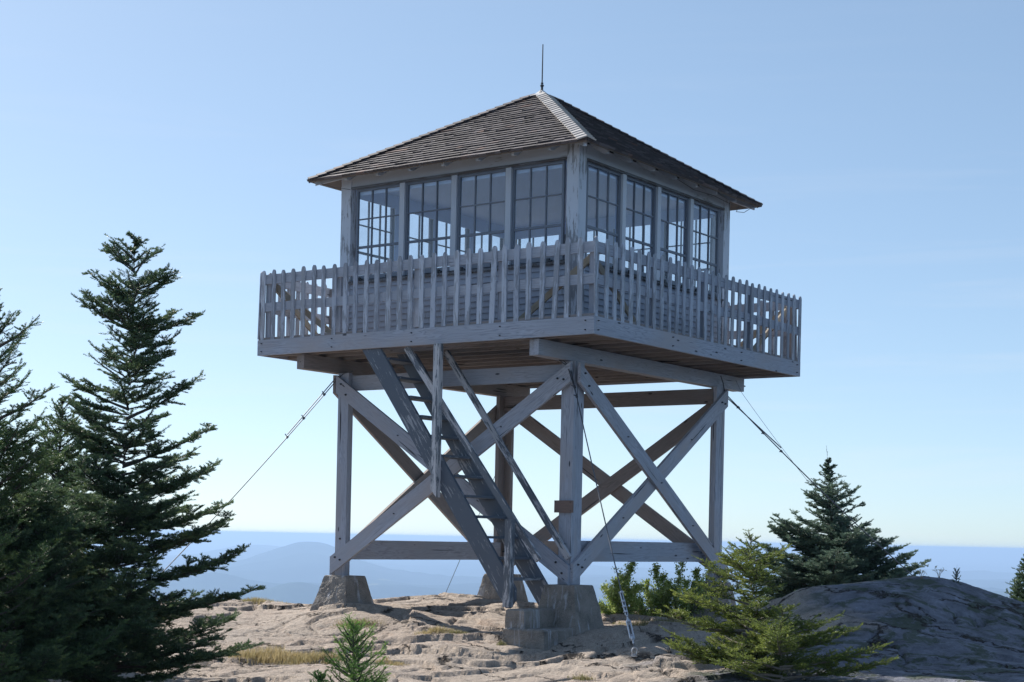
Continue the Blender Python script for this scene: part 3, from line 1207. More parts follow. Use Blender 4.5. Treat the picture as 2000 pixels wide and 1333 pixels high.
# rafter tails
for k in range(4):
    f = side_map(k)
    for i in range(7):
        a = -1.83 + i * .61
        b = MB()
        zw = ZE - .055
        P = [f(a - .022, CB - .02, zw + (EV - CB + .02) * sn / cs - .0), f(a - .022, EV - .07, zw + .07 * sn / cs), f(a - .022, EV - .07, zw + .07 * sn / cs - .055),
             f(a - .022, EV - .14, zw + .14 * sn / cs - .095), f(a - .022, CB - .02, zw + (EV - CB + .02) * sn / cs - .10)]
        b.prism(P, Vector(f(.044, 0, 0)), Vector(f(0, 1, 0)))
        b.build('rafter_tail', 'cab_white', roof)
for sx, sy in ((1, -1), (-1, -1), (1, 1), (-1, 1)):
    b = MB()
    tz = sn / cs
    c0, c1 = CB - .02, EV - .06
    z = lambda c: ZE - .058 + (EV - c) * tz
    px_, py_ = Vector((sx, sy, 0)).normalized(), Vector((sy, -sx, 0)).normalized() * .022
    P = [Vector((sx * c0, sy * c0, z(c0))) - py_, Vector((sx * c1, sy * c1, z(c1))) - py_, Vector((sx * c1, sy * c1, z(c1) - .07)) - py_, Vector((sx * c0, sy * c0, z(c0) - .13)) - py_]
    b.prism(P, py_ * 2, px_)
    b.build('rafter_tail', 'cab_white', roof)
# loose wires hanging from the eaves
b = MB()
b.tube([(2.40, 1.95, 5.83), (2.3, 2.05, 5.76), (2.33, 2.25, 5.78), (2.40, 2.35, 5.86)], .005, 5)
b.tube([(2.19, .3, 5.98), (2.19, .9, 5.90), (2.2, 1.5, 5.92), (2.30, 1.95, 5.84)], .004, 5)
b.build('wire', 'cable', roof)
b = MB()
b.tube([(-2.3, -2.42, 5.86), (-2.12, -2.3, 5.80), (-1.95, -2.16, 5.78)], .004, 5)
b.build('wire', 'cable', roof)

# stair ------------------------------------------------------------------
b = MB()
P = [(-.96, -2.95, 3.25), (-.624, -2.95, 3.25), (1.80, -2.95, -.05), (1.80, -2.95, -.21), (1.72, -2.95, -.318), (1.658, -2.95, -.318)]
b.prism(P, (0, .05, 0), (1, 0, -1.36))
stair = b.build('staircase', 'stair', tower)
stair['label'] = 'steep grey flaking wooden stair up to the deck hatch'
b = MB()
P = [(-.85, -2.25, 3.25), (-.514, -2.25, 3.25), (1.80, -2.25, .09), (1.80, -2.25, -.06), (1.66, -2.25, -.17)]
P = [(-.96 + .06, -2.25, 3.25), (-.564, -2.25, 3.25), (1.86, -2.25, -.05), (1.86, -2.25, -.318), (1.72, -2.25, -.318)]
b.prism(P, (0, .05, 0), (1, 0, -1.36))
b.build('stringer', 'stair', stair)
for i in range(12):
    z = 3.125 - i * .2765
    xc = -.96 + (3.25 - z) / 1.3606
    b = MB()
    b.box((xc + .10, -2.897, z - .034), (xc + .38, -2.253, z), 'y')
    b.build('tread', 'stair', stair)
b = MB()
b.prism([(.415, -3.045, 3.25), (.515, -3.045, 3.25), (.515, -3.045, 1.15), (.415, -3.045, 1.26)], (0, .092, 0), (0, 0, 1))
b.build('post', 'stair_rail', stair)
b = MB()
b.prism([(1.69, -3.045, .86), (1.79, -3.045, .85), (1.78, -3.045, -.30), (1.675, -3.045, -.30)], (0, .092, 0), (0, 0, 1))
b.build('post', 'stair_rail', stair)


def rail_board(x0, z0, x1, z1, y, w, mat):
    b = MB()
    d = Vector((x1 - x0, 0, z1 - z0)).normalized()
    n = Vector((-d.z, 0, d.x)) * w / 2
    A, B = Vector((x0, y, z0)), Vector((x1, y, z1))
    n8 = 8
    for i in range(1):
        b.prism([A - n, B - n, B + n, A + n], (0, .05, 0), d)
    return b.build('handrail', mat, stair)


rail_board(-.20, 3.25, 2.12, .33, -2.897, .085, 'stair_rail')
rail_board(.01, 3.24, 2.18, .36, -2.27, .085, 'stair_rail')

# ------------------------------------------------------------------ concrete


def rough_solid(name, rings, mat, parent=None, amp=.012, seed=1):
    """stack of quads rings (each 4 corners) subdivided and roughened"""
    n = 14
    V, F = [], []
    m = 22

    def edge(c, t):
        i = int(t * 4) % 4
        fr = t * 4 - int(t * 4)
        a, bb = Vector(c[i]), Vector(c[(i + 1) % 4])
        return a.lerp(bb, fr)
    per = 4 * n
    L = []
    for r in range(len(rings) - 1):
        for j in range(m + (1 if r == len(rings) - 2 else 0)):
            t = j / m
            L.append([edge(rings[r], i / per).lerp(edge(rings[r + 1], i / per), t) for i in range(per)])
    cx = sum((Vector(c) for c in rings[0]), Vector()) / 4
    for row in L:
        for p in row:
            o = (p - Vector((cx.x, cx.y, p.z)))
            h = float(fbm(np.array([p.x * 14 + p.z * 5 + seed]), np.array([p.y * 14 + p.z * 9]), 4, seed)[0]) - .5
            h2 = float(vnoise(np.array([p.x * 4 + p.z * 3 + seed]), np.array([p.y * 4 + p.z * 3]), seed)[0]) - .5
            V.append(p + o.normalized() * (h * amp * 2.2 + h2 * amp))
    for r in range(len(L) - 1):
        for i in range(per):
            j = (i + 1) % per
            F.append((r * per + i, r * per + j, (r + 1) * per + j, (r + 1) * per + i))
    me = bpy.data.meshes.new(name)
    k = len(V)
    V.append(sum(L[-1], Vector()) / per)
    top0 = (len(L) - 1) * per
    for i in range(per):
        F.append((top0 + i, top0 + (i + 1) % per, k))
    me.from_pydata([tuple(v) for v in V], [], F)
    me.materials.append(M[mat])
    o = bpy.data.objects.new(name, me)
    COL.objects.link(o)
    if parent:
        o.parent = parent
        o.matrix_parent_inverse = Matrix.Translation(-Vector(world_loc(parent)))
    return o


def footing(cx, cy, wt, wb, z1, z0, label, seed):
    q = lambda w, z, ox=0, oy=0: [(cx - w + ox, cy - w + oy, z), (cx + w + ox, cy - w + oy, z), (cx + w + ox, cy + w + oy, z), (cx - w + ox, cy + w + oy, z)]
    o = rough_solid('concrete_footing', [q(wb, z0), q(wt + .012, z1 - .012), q(wt, z1)], 'concrete', None, .012, seed)
    tag(o, label, 'footing', 'concrete footings under the tower legs')
    return o


footing(-2.0, -2.05, .205, .375, -.001, -.62, 'rough concrete footing under the left front leg by the firs', 3)
footing(2.10, -2.10, .225, .40, -.001, -.80, 'streaked concrete footing under the front leg beside the concrete steps', 5)
footing(2.02, 2.02, .215, .39, -.001, -.95, 'shaded concrete footing under the right leg behind the leafy bush', 7)
footing(-2.02, 2.02, .215, .40, -.001, -.80, 'concrete footing under the rear leg seen behind the stair foot', 9)

steps = empty('concrete_steps', (2.0, -2.9, -.8), 'two worn cracked concrete steps at the foot of the stair', 'steps')
q = lambda x0, x1, y0, y1, z: [(x0, y0, z), (x1, y0, z), (x1, y1, z), (x0, y1, z)]
rough_solid('step', [q(1.78, 2.09, -3.13, -2.28, -.85), q(1.79, 2.08, -3.12, -2.29, -.335), q(1.81, 2.06, -3.10, -2.31, -.318)], 'concrete', steps, .012, 11)
rough_solid('step', [q(1.76, 2.46, -3.19, -2.34, -1.05), q(1.78, 2.44, -3.17, -2.36, -.585), q(1.80, 2.41, -3.15, -2.38, -.565)], 'concrete', steps, .014, 13)

# small plaque on the front leg
b = MB()
b.box((1.872, -2.168, .975), (2.165, -2.134, 1.14), 'x')
for i in range(3):
    pass
sg = b.build('plaque', 'sign')
tag(sg, 'small brown wooden plaque screwed to the front leg', 'plaque')
for x_ in (1.895, 2.143):
    for z_ in (1.0, 1.117):
        bolt_at((x_, -2.168, z_), (0, -1, 0), sg, .007)

# ------------------------------------------------------------------ guy cables


def catenary(a, b_, sag, n=24):
    a, b_ = Vector(a), Vector(b_)
    return [a.lerp(b_, i / n) - Vector((0, 0, sag * 4 * (i / n) * (1 - i / n))) for i in range(n + 1)]


def guy(name, a, b_, label, sag=.06, clips=(), loop=None, r=.0075, double=1.0):
    e = empty(name, tuple(b_), label, 'cable', 'guy cables bracing the tower')
    pts = catenary(a, b_, sag)
    c = MB()
    c.tube(pts, r, 6)
    if loop:
        c.tube([pts[0]] + [Vector(q) for q in loop], r, 6)
    c.build('wire_rope', 'cable', e)
    av, bv = Vector(a), Vector(b_)
    d = (bv - av).normalized()
    if clips:
        side = d.orthogonal().normalized() * .03
        t = MB()
        L = (bv - av).length
        cmax = max(clips)
        t.tube([Vector(p_) + side * (1 - i / 7) for i, p_ in enumerate([av + d * (cmax * i / 7) for i in range(8)])], r, 6)
        t.build('doubled_end', 'cable', e)
        for s in clips:
            p = av + d * s - Vector((0, 0, sag * 4 * (s / L) * (1 - s / L)))
            k = MB()
            k.tube([p - d * .02, p + d * .02], .018, 6)
            k.tube([p, p + side * 1.5 + Vector((0, 0, .02))], .008, 5)
            k.build('clamp', 'cable', e)
    return e, av, bv, d


# front cable with turnbuckle and rock anchor
anch = px_ledge(1239, 1284, 17.8)
ftop = (2.11, -2.20, 2.93)
e, av, bv, d = guy('guy_cable', ftop, tuple(anch + np.array([0, 0, .10])), 'front guy cable running down to a turnbuckle and rock bolt', .03, (.35, .52), [(2.0, -2.2, 3.03), (1.93, -2.21, 3.04), (2.04, -2.2, 2.97)], .008)
L = (bv - av).length


def along(s):
    return av + d * (L - s) - Vector((0, 0, .03 * 4 * ((L - s) / L) * (s / L)))


sd = d.orthogonal().normalized()
t = MB()
t.tube([along(.83) + sd * .018, along(.60) + sd * .016, along(.50) + sd * .012, along(.47)], .0085, 6)
t.tube([along(.83) - sd * .006, along(.60) - sd * .012, along(.50) - sd * .012, along(.47)], .0085, 6)
t.build('thimble', 'galv', e)
for s in (.84, .70, .62, .54):
    k = MB()
    k.tube([along(s) - d * .014, along(s) + d * .014], .022, 8)
    k.tube([along(s), along(s) + sd * .035], .009, 6)
    k.build('clamp', 'galv', e)
t = MB()
for sg_ in (-1, 1):
    t.tube([along(.44), along(.40) + sd * .022 * sg_, along(.14) + sd * .022 * sg_, along(.10)], .010, 8)
t.tube([along(.46), along(.34)], .010, 6)
t.tube([along(.20), along(.06)], .010, 6)
t.tube([along(.42), along(.38)], .022, 8)
t.tube([along(.16), along(.12)], .022, 8)
t.build('turnbuckle', 'galv', e)
t = MB()
A_b = Vector(anch)
ringp = [A_b + Vector((0, 0, .055)) + sd * .032 * math.cos(q_) + Vector((0, 0, .045)) * math.sin(q_) for q_ in np.linspace(0, 2 * math.pi, 13)]
t.tube(ringp, .010, 6)
t.tube([A_b + Vector((0, 0, -.10)), A_b + Vector((0, 0, .03))], .014, 8)
t.tube([A_b + Vector((0, 0, -.005)), A_b + Vector((0, 0, .010))], .045, 6)
t.build('rock_anchor', 'galv', e)

# left cable: sight line through (415,1010), going out along the diagonal
gw = Vector((-2.14, -2.12, 2.97))
wend = None
for dd in np.arange(18, 26, .02):
    p = at(415, 1010, dd)
    if wend is None or abs((p[0] - gw.x) - (p[1] - gw.y)) < wend[0]:
        wend = (abs((p[0] - gw.x) - (p[1] - gw.y)), p)
wp = Vector(wend[1])
ext = gw + (wp - gw) * 1.42
guy('guy_cable', gw, ext, 'left guy cable sloping from the left leg down behind the fir', .05, (.32, .78, 1.15), [(-2.02, -2.14, 3.03), (-1.85, -2.13, 3.06)])
ge = Vector((2.14, 2.1, 2.95))
eend = None
for dd in np.arange(20, 34, .02):
    p = at(1785, 1127, dd)
    v_ = abs((p[0] - ge.x) - (p[1] - ge.y))
    if eend is None or v_ < eend[0]:
        eend = (v_, p)
ep = Vector(eend[1])
guy('guy_cable', ge, ep, 'right guy cable sloping from the right leg down through the fir', .06, (.30, .85, 1.25), [(2.17, 1.98, 3.10), (2.17, 1.9, 3.2)], .009)
guy('guy_cable', (-1.98, 2.02, 2.2), (-3.2, 1.7, -.75), 'thin rear cable seen between the stair and the rear leg', .04, (), None, .005)
e = empty('ground_wire', (2.3, 2.9, 3), 'thin lightning wire slanting from the right end of the deck beam', 'wire')
pA = at(1449, 768, 24.2)
pB = at(1568, 922, 25.0)
c = MB()
c.tube(catenary((2.06, 2.6, 3.2), (pA[0], pA[1], pA[2]), .0, 4) + catenary(pA, pA + (pB - pA) * 1.8, .05, 16)[1:], .003, 5)
c.build('wire_strand', 'cable', e)

# ------------------------------------------------------------------ conifers


class Foliage:
    def __init__(self):
        self.P, self.D, self.L, self.T, self.W = [], [], [], [], []

    def shoot(self, p, d, l, tint, w=1.0):
        self.P.append(p); self.D.append(d); self.L.append(l); self.T.append(tint); self.W.append(w)

    def mesh(self, name, mat, parent, K=18, nl=.021, nw=.0045, ang=55, rng=RNG):
        P, D = np.array(self.P), np.array(self.D)
        L, T, W = np.array(self.L), np.array(self.T), np.array(self.W)
        D = D / np.linalg.norm(D, axis=1)[:, None]
        N = len(P)
        ref = np.where(np.abs(D[:, 2:3]) < .9, np.array([[0, 0, 1.0]]), np.array([[1.0, 0, 0]]))
        A = np.cross(D, ref); A /= np.linalg.norm(A, axis=1)[:, None]
        B = np.cross(A, D)
        t = (np.arange(K)[None] + rng.random((N, K))) / K
        phi = np.arange(K)[None] * 2.39996 + rng.random((N, 1)) * 6.28 + rng.random((N, K)) * .6
        # needles brushed upwards: squash the lower side
        ca, sa = np.cos(phi), np.sin(phi)
        sa = np.where(sa < 0, sa * .55, sa)
        ang_ = np.radians(ang) * (1.05 - .55 * t ** 2) * (.85 + .3 * rng.random((N, K)))
        rad = ca[..., None] * A[:, None] + sa[..., None] * B[:, None]
        nd_ = D[:, None] * np.cos(ang_)[..., None] + rad * np.sin(ang_)[..., None]
        base = P[:, None] + D[:, None] * (t * L[:, None])[..., None]
        ln = nl * W[:, None] * (.75 + .5 * rng.random((N, K)))
        tip = base + nd_ * ln[..., None]
        side = np.cross(nd_, D[:, None] + rng.normal(0, .3, (N, K, 3)))
        side /= np.linalg.norm(side, axis=2)[..., None] + 1e-9
        h = side * (nw * .5 * W[:, None, None])
        mid = base + nd_ * (ln * .35)[..., None]
        V = np.stack([base, mid - h, tip, mid + h], axis=2).reshape(-1, 3)
        F = np.arange(N * K * 4).reshape(-1, 4)
        tint = np.repeat(T, K * 4) + np.repeat(rng.normal(0, .07, N * K), 4)
        return raw_mesh(name, V, F, mat, parent, tint)


def unit(v):
    return v / (np.linalg.norm(v) + 1e-9)


def grow_branch(fo, limbs, p0, az, L, e0, e1, rng, seg=.055, dens=1.0, lat=.42, w=1.0, droop=.0, bare=.12, r0=.012, latmin=.05):
    """one bough: rises from elevation e0 at the trunk to e1 at the tip, side sprays in its plane"""
    n = max(3, int(L / seg))
    st = L / n
    p = np.array(p0, float)
    pts = [p.copy()]
    ca, sa = math.cos(az), math.sin(az)
    wob = rng.normal(0, .12)
    for i in range(n):
        t = (i + .5) / n
        el = e0 + (e1 - e0) * t ** 1.3 + rng.normal(0, .05) - droop * math.sin(t * 3.14)
        a = az + wob * t + rng.normal(0, .06)
        d = np.array([math.cos(a) * math.cos(el), math.sin(a) * math.cos(el), math.sin(el)])
        q = p + d * st
        if t > bare * .8:
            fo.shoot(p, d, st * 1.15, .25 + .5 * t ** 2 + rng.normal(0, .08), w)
        if t > bare:
            side = unit(np.cross(d, [0, 0, 1.0]))
            rem = L * (1 - t)
            for sgn in (-1, 1):
                if rng.random() > dens:
                    continue
                l = min(lat * rem + latmin, lat * L * .75) * rng.uniform(.6, 1.15)
                th = rng.uniform(.75, 1.1)
                ld = unit(d * math.cos(th) + side * sgn * math.sin(th) + np.array([0, 0, rng.normal(.06, .16)]))
                m_ = max(1, int(l / seg))
                ls = l / m_
                lp = p + d * st * rng.random()
                for j in range(m_):
                    tt = (j + 1) / m_
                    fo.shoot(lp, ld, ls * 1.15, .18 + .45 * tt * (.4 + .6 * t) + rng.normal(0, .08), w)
                    if l > .10 and j < m_ - 0:
                        for s2 in (-1, 1):
                            if rng.random() > .82 * dens:
                                continue
                            l2 = min(.09, .03 + (l - j * ls) * .45) * rng.uniform(.7, 1.2)
                            t2 = rng.uniform(.6, 1.0)
                            sd2 = unit(np.cross(ld, [0, 0, 1.0]))
                            d2 = unit(ld * math.cos(t2) + sd2 * s2 * math.sin(t2) + np.array([0, 0, rng.normal(.08, .2)]))
                            fo.shoot(lp + ld * ls * .5, d2, l2, .28 + .45 * tt + rng.normal(0, .1), w)
                            if l2 > .075:
                                sd3 = unit(np.cross(d2, [0, 0, 1.0]))
                                for s3 in (-1, 1):
                                    d3 = unit(d2 * .7 + sd3 * s3 * .6 + np.array([0, 0, rng.normal(.1, .2)]))
                                    fo.shoot(lp + ld * ls * .5 + d2 * l2 * .4, d3, l2 * .6, .4 + .4 * tt, w)
                    lp = lp + ld * ls
                    ld = unit(ld + np.array([0, 0, rng.normal(.03, .06)]) + d * .06)
                if l > .12:
                    limbs.append(([p + d * st * .3, lp], .004, .0015))
        p = q
        pts.append(p.copy())
    limbs.append((pts, r0, .002))


def conifer(name, base, height, prof, label, group, mat, seed, spacing=.16, nb=5, e0=.15, e1=.55, lean=(0, 0), bark='bark', K=18, nl=.021, nw=.0045,
            z_from=.04, jit=.25, w=1.0, leader=.28, sector=None, dens=1.0, lat=.42, extra=(), cat='tree', trunk_r=None, latmin=.05, seg=.055):
    rng = np.random.default_rng(seed)
    root = empty(name, tuple(base), label, cat, group)
    fo, limbs = Foliage(), []
    base = np.array(base, float)
    ln = np.array([lean[0], lean[1], 0])

    def axis(t):
        return base + np.array([0, 0, height * t]) + ln * t ** 1.4 + np.array([math.sin(t * 5 + seed) * .02, math.cos(t * 4 + seed) * .02, 0]) * height * .35
    z = z_from * height
    while z < height - .05:
        t = z / height
        n = nb + (1 if rng.random() < .4 else 0)
        a0 = rng.random() * 6.28
        if prof(t) < .03:
            z += .1
            continue
        for i in range(n):
            a = a0 + i * 6.283 / n + rng.normal(0, .28)
            r = prof(t) * rng.uniform(1 - jit, 1 + jit * .7)
            if rng.random() < .06:
                r *= .55
            el0 = e0 + (t ** 2) * .55 + rng.normal(0, .08)
            grow_branch(fo, limbs, axis(min(1, t + rng.normal(0, .01))), a, max(.07, r), el0, e1 + t * .25, rng, w=w, dens=dens * (1 if rng.random() < .85 else .45), lat=lat, r0=.006 + .014 * r, latmin=latmin, seg=seg)
        # small interwhorl shoots
        z += spacing * (1 - .45 * t) * rng.uniform(.75, 1.25)
    for (ea, et, er, ee0, ee1) in extra:
        grow_branch(fo, limbs, axis(et), ea, er, ee0, ee1, rng, w=w, dens=dens, lat=lat * .8, r0=.02, bare=.25, latmin=latmin, seg=seg)
    # leader
    top = axis(1.0)
    k = max(3, int(leader / .05))
    for i in range(k):
        tt = i / k
        q = axis(1 - leader / height * (1 - tt))
        fo.shoot(q, np.array([rng.normal(0, .06), rng.normal(0, .06), 1.0]), leader / k * 1.1, .35, w * (.75 - .35 * tt))
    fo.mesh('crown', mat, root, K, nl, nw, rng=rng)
    tr = trunk_r or height * .013
    b = MB()
    pts = [axis(t) for t in np.linspace(-.06, 1, 30)]
    b.tube(pts, tr, 8, .004)
    for pp, ra, rb in limbs:
        # start every limb inside the stem it grows from
        pp = [Vector(pp[0]) - (Vector(pp[1]) - Vector(pp[0])).normalized() * min(.012, ra * 1.5)] + [Vector(q_) for q_ in pp]
        b.tube(pp, ra, 4, rb)
    b.build('trunk', bark, root, smooth=True)
    return root


def img_az(rx, toward):
    """azimuth of a bough that goes rx to the photo's right and `toward` to the viewer"""
    v = RT * rx - FW * toward
    return math.atan2(v[1], v[0])


def base_at(px, d):
    q = at(px, 1000, d) - CAM
    return on_ledge(q @ RT, q @ FW)


def top_z(py, px, d):
    return at(px, py, d)[2]


# big balsam fir on the left
bx = base_at(222, 15.0)
h = top_z(458, 265, 15.0) - bx[2]
prof = lambda t: float(np.interp(t, [0, .06, .15, .31, .42, .525, .60, .675, .74, .79, .85, .906, .95, .976, 1], [1.2, 1.25, 1.2, 1.0, .80, .62, .55, .40, .44, .50, .36, .36, .22, .12, .03]))
lean = RT * .15
FIR = dict(K=22, nl=.026, nw=.0080, latmin=.080, seg=.055, dens=.85)
conifer('fir_tree', bx, h, prof, 'tall dark balsam fir with ragged boughs left of the tower', 'conifers around the summit', 'fir', 23, .165, 5, .04, .48,
        lean=(lean[0], lean[1]), jit=.38, leader=.34, **FIR,
        extra=[(img_az(1, .1), .16, 1.62, .10, .42), (img_az(1, .35), .24, 1.50, .05, .55), (img_az(1, -.2), .42, 1.05, .2, .7), (img_az(1, .0), .31, 1.25, .1, .6),
               (img_az(1, .15), .06, 1.55, .0, .38), (img_az(-1, .2), .79, .62, .45, .6), (img_az(1, .1), .77, .72, .30, .45), (img_az(1, -.1), .89, .46, .25, .4), (img_az(-1, .0), .62, .72, .35, .6), (img_az(1, .2), .60, .88, .35, .7), (img_az(1, 0), .50, .95, .3, .6)])
# spruce cut by the left edge
bx = base_at(-25, 13.2)
h = top_z(575, 5, 13.2) - bx[2]
prof = lambda t: 1.15 * (1 - t) ** .75 * (.8 + .2 * math.cos(t * 23)) + .05
conifer('spruce_tree', bx, h, prof, 'dark spruce cut off by the left edge of the view', 'conifers around the summit', 'spruce', 33, .17, 5, .25, .8,
        K=20, nl=.021, nw=.0070, jit=.45, dens=.9, leader=.3, lat=.40, latmin=.07,
        extra=[(img_az(1, .0), .86, .52, .5, .8), (img_az(1, .1), .68, .72, .35, .7), (img_az(1, .2), .60, .62, .3, .6)])
# third conifer behind them
bx = base_at(118, 17.6)
h = top_z(775, 130, 17.6) - bx[2]
prof = lambda t: 1.1 * (1 - t) ** .8 + .05
conifer('spruce_tree', bx, h, prof, 'shorter spruce wedged between the big fir and the edge spruce', 'conifers around the summit', 'spruce', 45, .17, 5, .2, .7,
        K=18, nl=.023, nw=.0088, jit=.35, leader=.34, latmin=.07)
# low conifers filling the bottom left corner
bx = base_at(40, 14.0)
prof = lambda t: 1.1 * (1 - t) ** .6 + .08
conifer('fir_tree', bx, top_z(960, 60, 14.0) - bx[2], prof, 'low bushy fir in front of the big fir in the bottom left corner', 'conifers around the summit', 'fir', 57, .13, 6, .15, .6,
        K=20, nl=.025, nw=.0088, jit=.25, leader=.15, latmin=.08)
# fir behind the right hump
bx = base_at(1628, 26.0)
prof = lambda t: float(np.interp(t, [0, .25, .40, .50, .62, .74, .84, .90, .93, 1], [1.9, 1.75, 1.45, 1.05,   .72, .42, .20, .12, .0, .0])) * (.9 + .1 * math.cos(t * 25))
lean = RT * -.14
conifer('fir_tree', bx, top_z(872, 1612, 26) - bx[2], prof, 'broad grey-green fir standing behind the shaded granite hump', 'conifers around the summit', 'bluefir', 61, .155, 6, .12, .45,
        lean=(lean[0], lean[1]), K=18, nl=.032, nw=.0115, jit=.34, leader=.42, w=1.0, seg=.07, latmin=.09, dens=.92,
        extra=[(img_az(1, .3), .22, 1.75, .1, .45), (img_az(1, .1), .32, 1.5, .2, .6), (img_az(-1, .2), .40, 1.5, .2, .5), (img_az(-1, .0), .28, 1.7, .15, .4), (img_az(1, -.2), .38, 1.3, .2, .6)])
# far right edge
bx = base_at(2012, 23.0)
prof = lambda t: .55 * (1 - t) ** .8 + .05
conifer('fir_tree', bx, top_z(1085, 2000, 23) - bx[2], prof, 'small dark fir cut off by the right edge of the view', 'conifers around the summit', 'fir', 71, .11, 6, .2, .7,
        K=18, nl=.028, nw=.012, jit=.25, leader=.2, latmin=.08)
# yellow-green spruce in front of the hump: two stems
bx = base_at(1470, 16.4)
prof = lambda t: float(np.interp(t, [0, .17, .38, .47, .55, .61, .70, .755, .84, .96, 1], [1.0, 1.0, .92, .58, .62, .72, .66, .50, .26, .14, .04]))
conifer('spruce_tree', bx, top_z(1046, 1466, 16.4) - bx[2], prof, 'scraggly yellow-green spruce with open crown before the shaded hump', 'conifers around the summit', 'yellow', 88, .12, 3, .05, .38,
        K=20, nl=.018, nw=.0066, jit=.45, leader=.10, bark='bark_pale', lat=.46, latmin=.055, seg=.045, dens=.68,
        extra=[(img_az(-1, .2), .12, 1.05, .1, .55), (img_az(-1, .0), .28, 1.0, .15, .5), (img_az(-1, .4), .03, 1.0, .15, .5)])
bx = base_at(1532, 15.6)
prof = lambda t: float(np.interp(t, [0, .3, .5, .62, .8, 1], [.80, .85, .55, .50, .22, .04]))
conifer('spruce_tree', bx, top_z(1185, 1528, 15.6) - bx[2], prof, 'lower yellow-green spruce spreading right beside the scraggly one', 'conifers around the summit', 'yellow', 96, .13, 3, .05, .45,
        K=20, nl=.018, nw=.0066, jit=.45, leader=.08, bark='bark_pale', lat=.46, latmin=.055, seg=.045, dens=.68,
        extra=[(img_az(1, .2), .22, 1.15, .12, .40), (img_az(1, .0), .62, .66, .25, .5), (img_az(-1, .3), .10, .85, .1, .4), (img_az(1, .1), .08, 1.2, .1, .35)])
# young spruce at the bottom
bx = base_at(697, 13.6)
prof = lambda t: (.40 * (1 - t) ** .5 + .02) if t < .85 else .09
conifer('young_spruce', bx, top_z(1215, 695, 13.6) - bx[2], prof, 'bright green young spruce on the open ledge', 'conifers around the summit', 'young', 107, .055, 5, .35, .80,
        K=22, nl=.014, nw=.0042, jit=.45, leader=.16, lat=.38, latmin=.045, seg=.04, dens=.85)
bx = base_at(632, 13.2)
prof = lambda t: .13 * (1 - t) ** .6 + .03
conifer('young_spruce', bx, top_z(1312, 636, 13.2) - bx[2], prof, 'tiny spruce seedling beside the bright green young spruce', 'conifers around the summit', 'young', 103, .05, 5, .5, .9,
        K=18, nl=.015, nw=.0050, jit=.25, leader=.08, lat=.34, latmin=.04, seg=.04)
# sprout and dry weeds on the hump
sp_ = px_ledge(1868, 1140, 20.5)
prof = lambda t: .08 * (1 - t) ** .9 + .004
conifer('spruce_sprout', sp_ - np.array([0, 0, .02]), .26, prof, 'little conifer sprout on top of the granite hump', None, 'bluefir', 111, .06, 3, .6, 1.0,
        K=12, nl=.014, nw=.004, jit=.25, leader=.09, lat=.3, latmin=.02, seg=.04, cat='sapling')


def weed(px, py, hgt, seed, label):
    g = px_ledge(px, py, 20.5) - np.array([0, 0, .02])
    rng = np.random.default_rng(seed)
    root = empty('dry_weed', tuple(g), label, 'weed', 'dry weeds on the granite hump')
    b = MB()
    ends = []
    for i in range(5):
        a = rng.random() * 6.28
        p1 = g + np.array([math.cos(a) * .02, math.sin(a) * .02, hgt * .5])
        p2 = g + np.array([math.cos(a) * rng.uniform(.03, .09), math.sin(a) * rng.uniform(.03, .09), hgt * rng.uniform(.7, 1.05)])
        b.tube([g, p1, p2], .004, 5, .002)
        ends.append(p2)
    b.build('stalk', 'twig_dry', root)
    fo = Foliage()
    for q in ends:
        for j in range(3):
            fo.shoot(q, unit(rng.normal(0, 1, 3)), .03, .6, 1.0)
    fo.mesh('seed_head', 'grass', root, 8, .02, .006, rng=rng)


weed(1800, 1131, .14, 1, 'short dry weed left of the sprout on the hump')
weed(1834, 1133, .20, 2, 'taller dry weed close to the sprout on the hump')

# ------------------------------------------------------------------ leafy bushes


def leaf_bush(px, d, tops, label, seed, nleaf=120, ls=.046):
    rng = np.random.default_rng(seed)
    g = base_at(px, d) - np.array([0, 0, .05])
    root = empty('leafy_bush', tuple(g), label, 'bush', 'leafy bushes behind the front footing')
    b = MB()
    V, T = [], []
    for (tx, ty, dd) in tops:
        top = at(tx, ty, dd)
        n = 9
        st = g + np.array([rng.normal(0, .10), rng.normal(0, .10), 0])
        mid = (st + top) / 2 + rng.normal(0, .06, 3)
        pts = [(1 - t) ** 2 * st + 2 * t * (1 - t) * mid + t * t * top for t in np.linspace(0, 1, n)]
        b.tube(pts, .011, 5, .002)
        for i in range(1, n):
            t = i / (n - 1)
            sub = []
            for kk in range(3):
                a = rng.random() * 6.28
                l = (.34 * (1 - t) + .05) * rng.uniform(.5, 1.1)
                e = pts[i] + np.array([math.cos(a) * l, math.sin(a) * l, l * rng.uniform(.5, 1.2)])
                b.tube([pts[i], e], .004, 4, .0015)
                sub.append((pts[i], e))
            for (q0, q1) in sub + [(pts[i - 1], pts[i])]:
                for m_ in range(int(nleaf / 4)):
                    c = q0 + (q1 - q0) * rng.random() + rng.normal(0, .022, 3)
                    u = unit(rng.normal(0, 1, 3) + np.array([0, 0, .2]))
                    w = unit(np.cross(u, rng.normal(0, 1, 3)))
                    nrm = np.cross(u, w)
                    s = ls * rng.uniform(.6, 1.2)
                    V += [c, c + u * s * .45 + w * s * .26 + nrm * s * .06, c + u * s, c + u * s * .45 - w * s * .26 + nrm * s * .06]
                    T += [rng.uniform(.1, 1.0)] * 4
    raw_mesh('foliage', np.array(V), np.arange(len(V)).reshape(-1, 4), 'leafbush', root, T)
    b.build('stem', 'bark_pale', root)


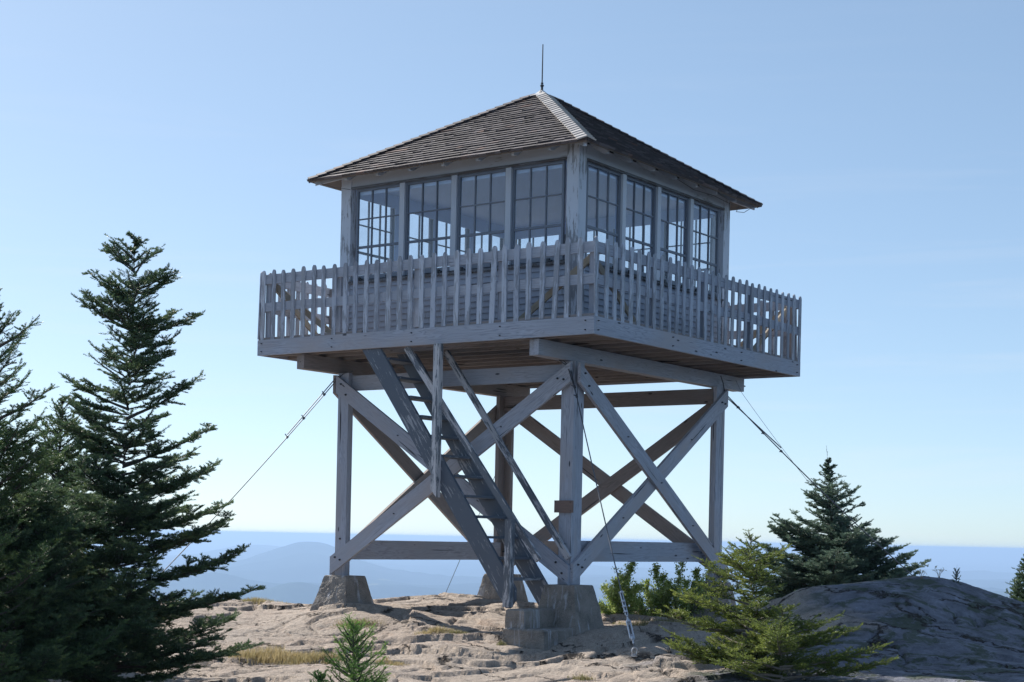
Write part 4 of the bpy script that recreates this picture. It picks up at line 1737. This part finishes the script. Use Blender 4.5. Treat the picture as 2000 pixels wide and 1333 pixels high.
leaf_bush(1215, 23.6, [(1237, 1102, 23.6), (1205, 1135, 23.4), (1180, 1150, 23.8), (1225, 1130, 24), (1170, 1185, 23.3), (1250, 1150, 23.3), (1195, 1165, 23.4), (1240, 1180, 23.2)], 'leafy green bush nearest the front footing', 5)
leaf_bush(1290, 23.9, [(1284, 1108, 23.9), (1295, 1128, 23.7), (1265, 1140, 24.1), (1320, 1150, 23.6), (1275, 1165, 23.5), (1305, 1140, 23.5), (1250, 1175, 23.4)], 'leafy green bush in the middle under the lower beam', 6)
leaf_bush(1350, 23.8, [(1332, 1105, 23.8), (1358, 1118, 23.6), (1385, 1125, 23.9), (1340, 1140, 23.4), (1400, 1150, 23.5), (1322, 1165, 23.3), (1370, 1140, 23.3)], 'leafy green bush nearest the right leg', 8)

# ------------------------------------------------------------------ grass
GR_V, GR_T = [], []


def tuft(px, py, guess, wx, wd, n, hgt, seed, tone):
    rng = np.random.default_rng(seed)
    c = px_ledge(px, py, guess)
    q = c - CAM
    uc, dc = q @ RT, q @ FW
    us = uc + rng.normal(0, wx / 2, n)
    ds = dc + rng.normal(0, wd / 2, n)
    keep = (np.abs(us - uc) < wx) & (np.abs(ds - dc) < wd)
    us, ds = us[keep], ds[keep]
    zs = ledge_h(us, ds)
    for u, d, z in zip(us, ds, zs):
        p = ground_xy(u, d); p[2] = z - .012
        a = rng.random() * 6.28
        hh = hgt * rng.uniform(.4, 1.15) * (1 - .5 * abs(u - uc) / wx)
        dx = np.array([math.cos(a), math.sin(a), 0])
        sd = np.array([-math.sin(a), math.cos(a), 0]) * .0028
        bend = rng.uniform(.1, .6) * hh
        m1 = p + dx * bend * .3 + np.array([0, 0, hh * .6])
        tp = p + dx * bend + np.array([0, 0, hh])
        GR_V.extend([p - sd, p + sd, m1 + sd * .8, m1 - sd * .8, m1 - sd * .8, m1 + sd * .8, tp, tp])
        GR_T.extend([tone + rng.normal(0, .15)] * 8)


tuft(500, 1176, 24.0, .55, .22, 1400, .09, 1, .45)
tuft(445, 1178, 23.8, .16, .2, 350, .10, 15, .2)
tuft(530, 1296, 18.3, .55, .30, 2800, .16, 2, .75)
tuft(610, 1290, 18.5, .45, .25, 1700, .12, 3, .5)
tuft(700, 1222, 21.4, .40, .18, 1300, .07, 4, .3)
tuft(760, 1300, 18.3, .25, .15, 500, .08, 5, .6)
tuft(850, 1236, 20.8, .30, .15, 700, .09, 6, .4)
tuft(895, 1238, 20.7, .18, .12, 500, .07, 7, .1)
tuft(980, 1260, 19.6, .08, .08, 160, .08, 8, -.1)
tuft(1135, 1328, 16.6, .16, .10, 350, .08, 9, .3)
tuft(1300, 1222, 21.6, .8, .3, 2200, .12, 10, .2)
tuft(1600, 1165, 21.5, 1.2, .5, 1800, .10, 12, .1)
V = np.array(GR_V)
go = raw_mesh('grass', V, np.arange(len(V)).reshape(-1, 4), 'grass', None, GR_T)
tag(go, 'dry tawny grass tufts in the hollows of the ledge', 'grass', None, 'stuff')
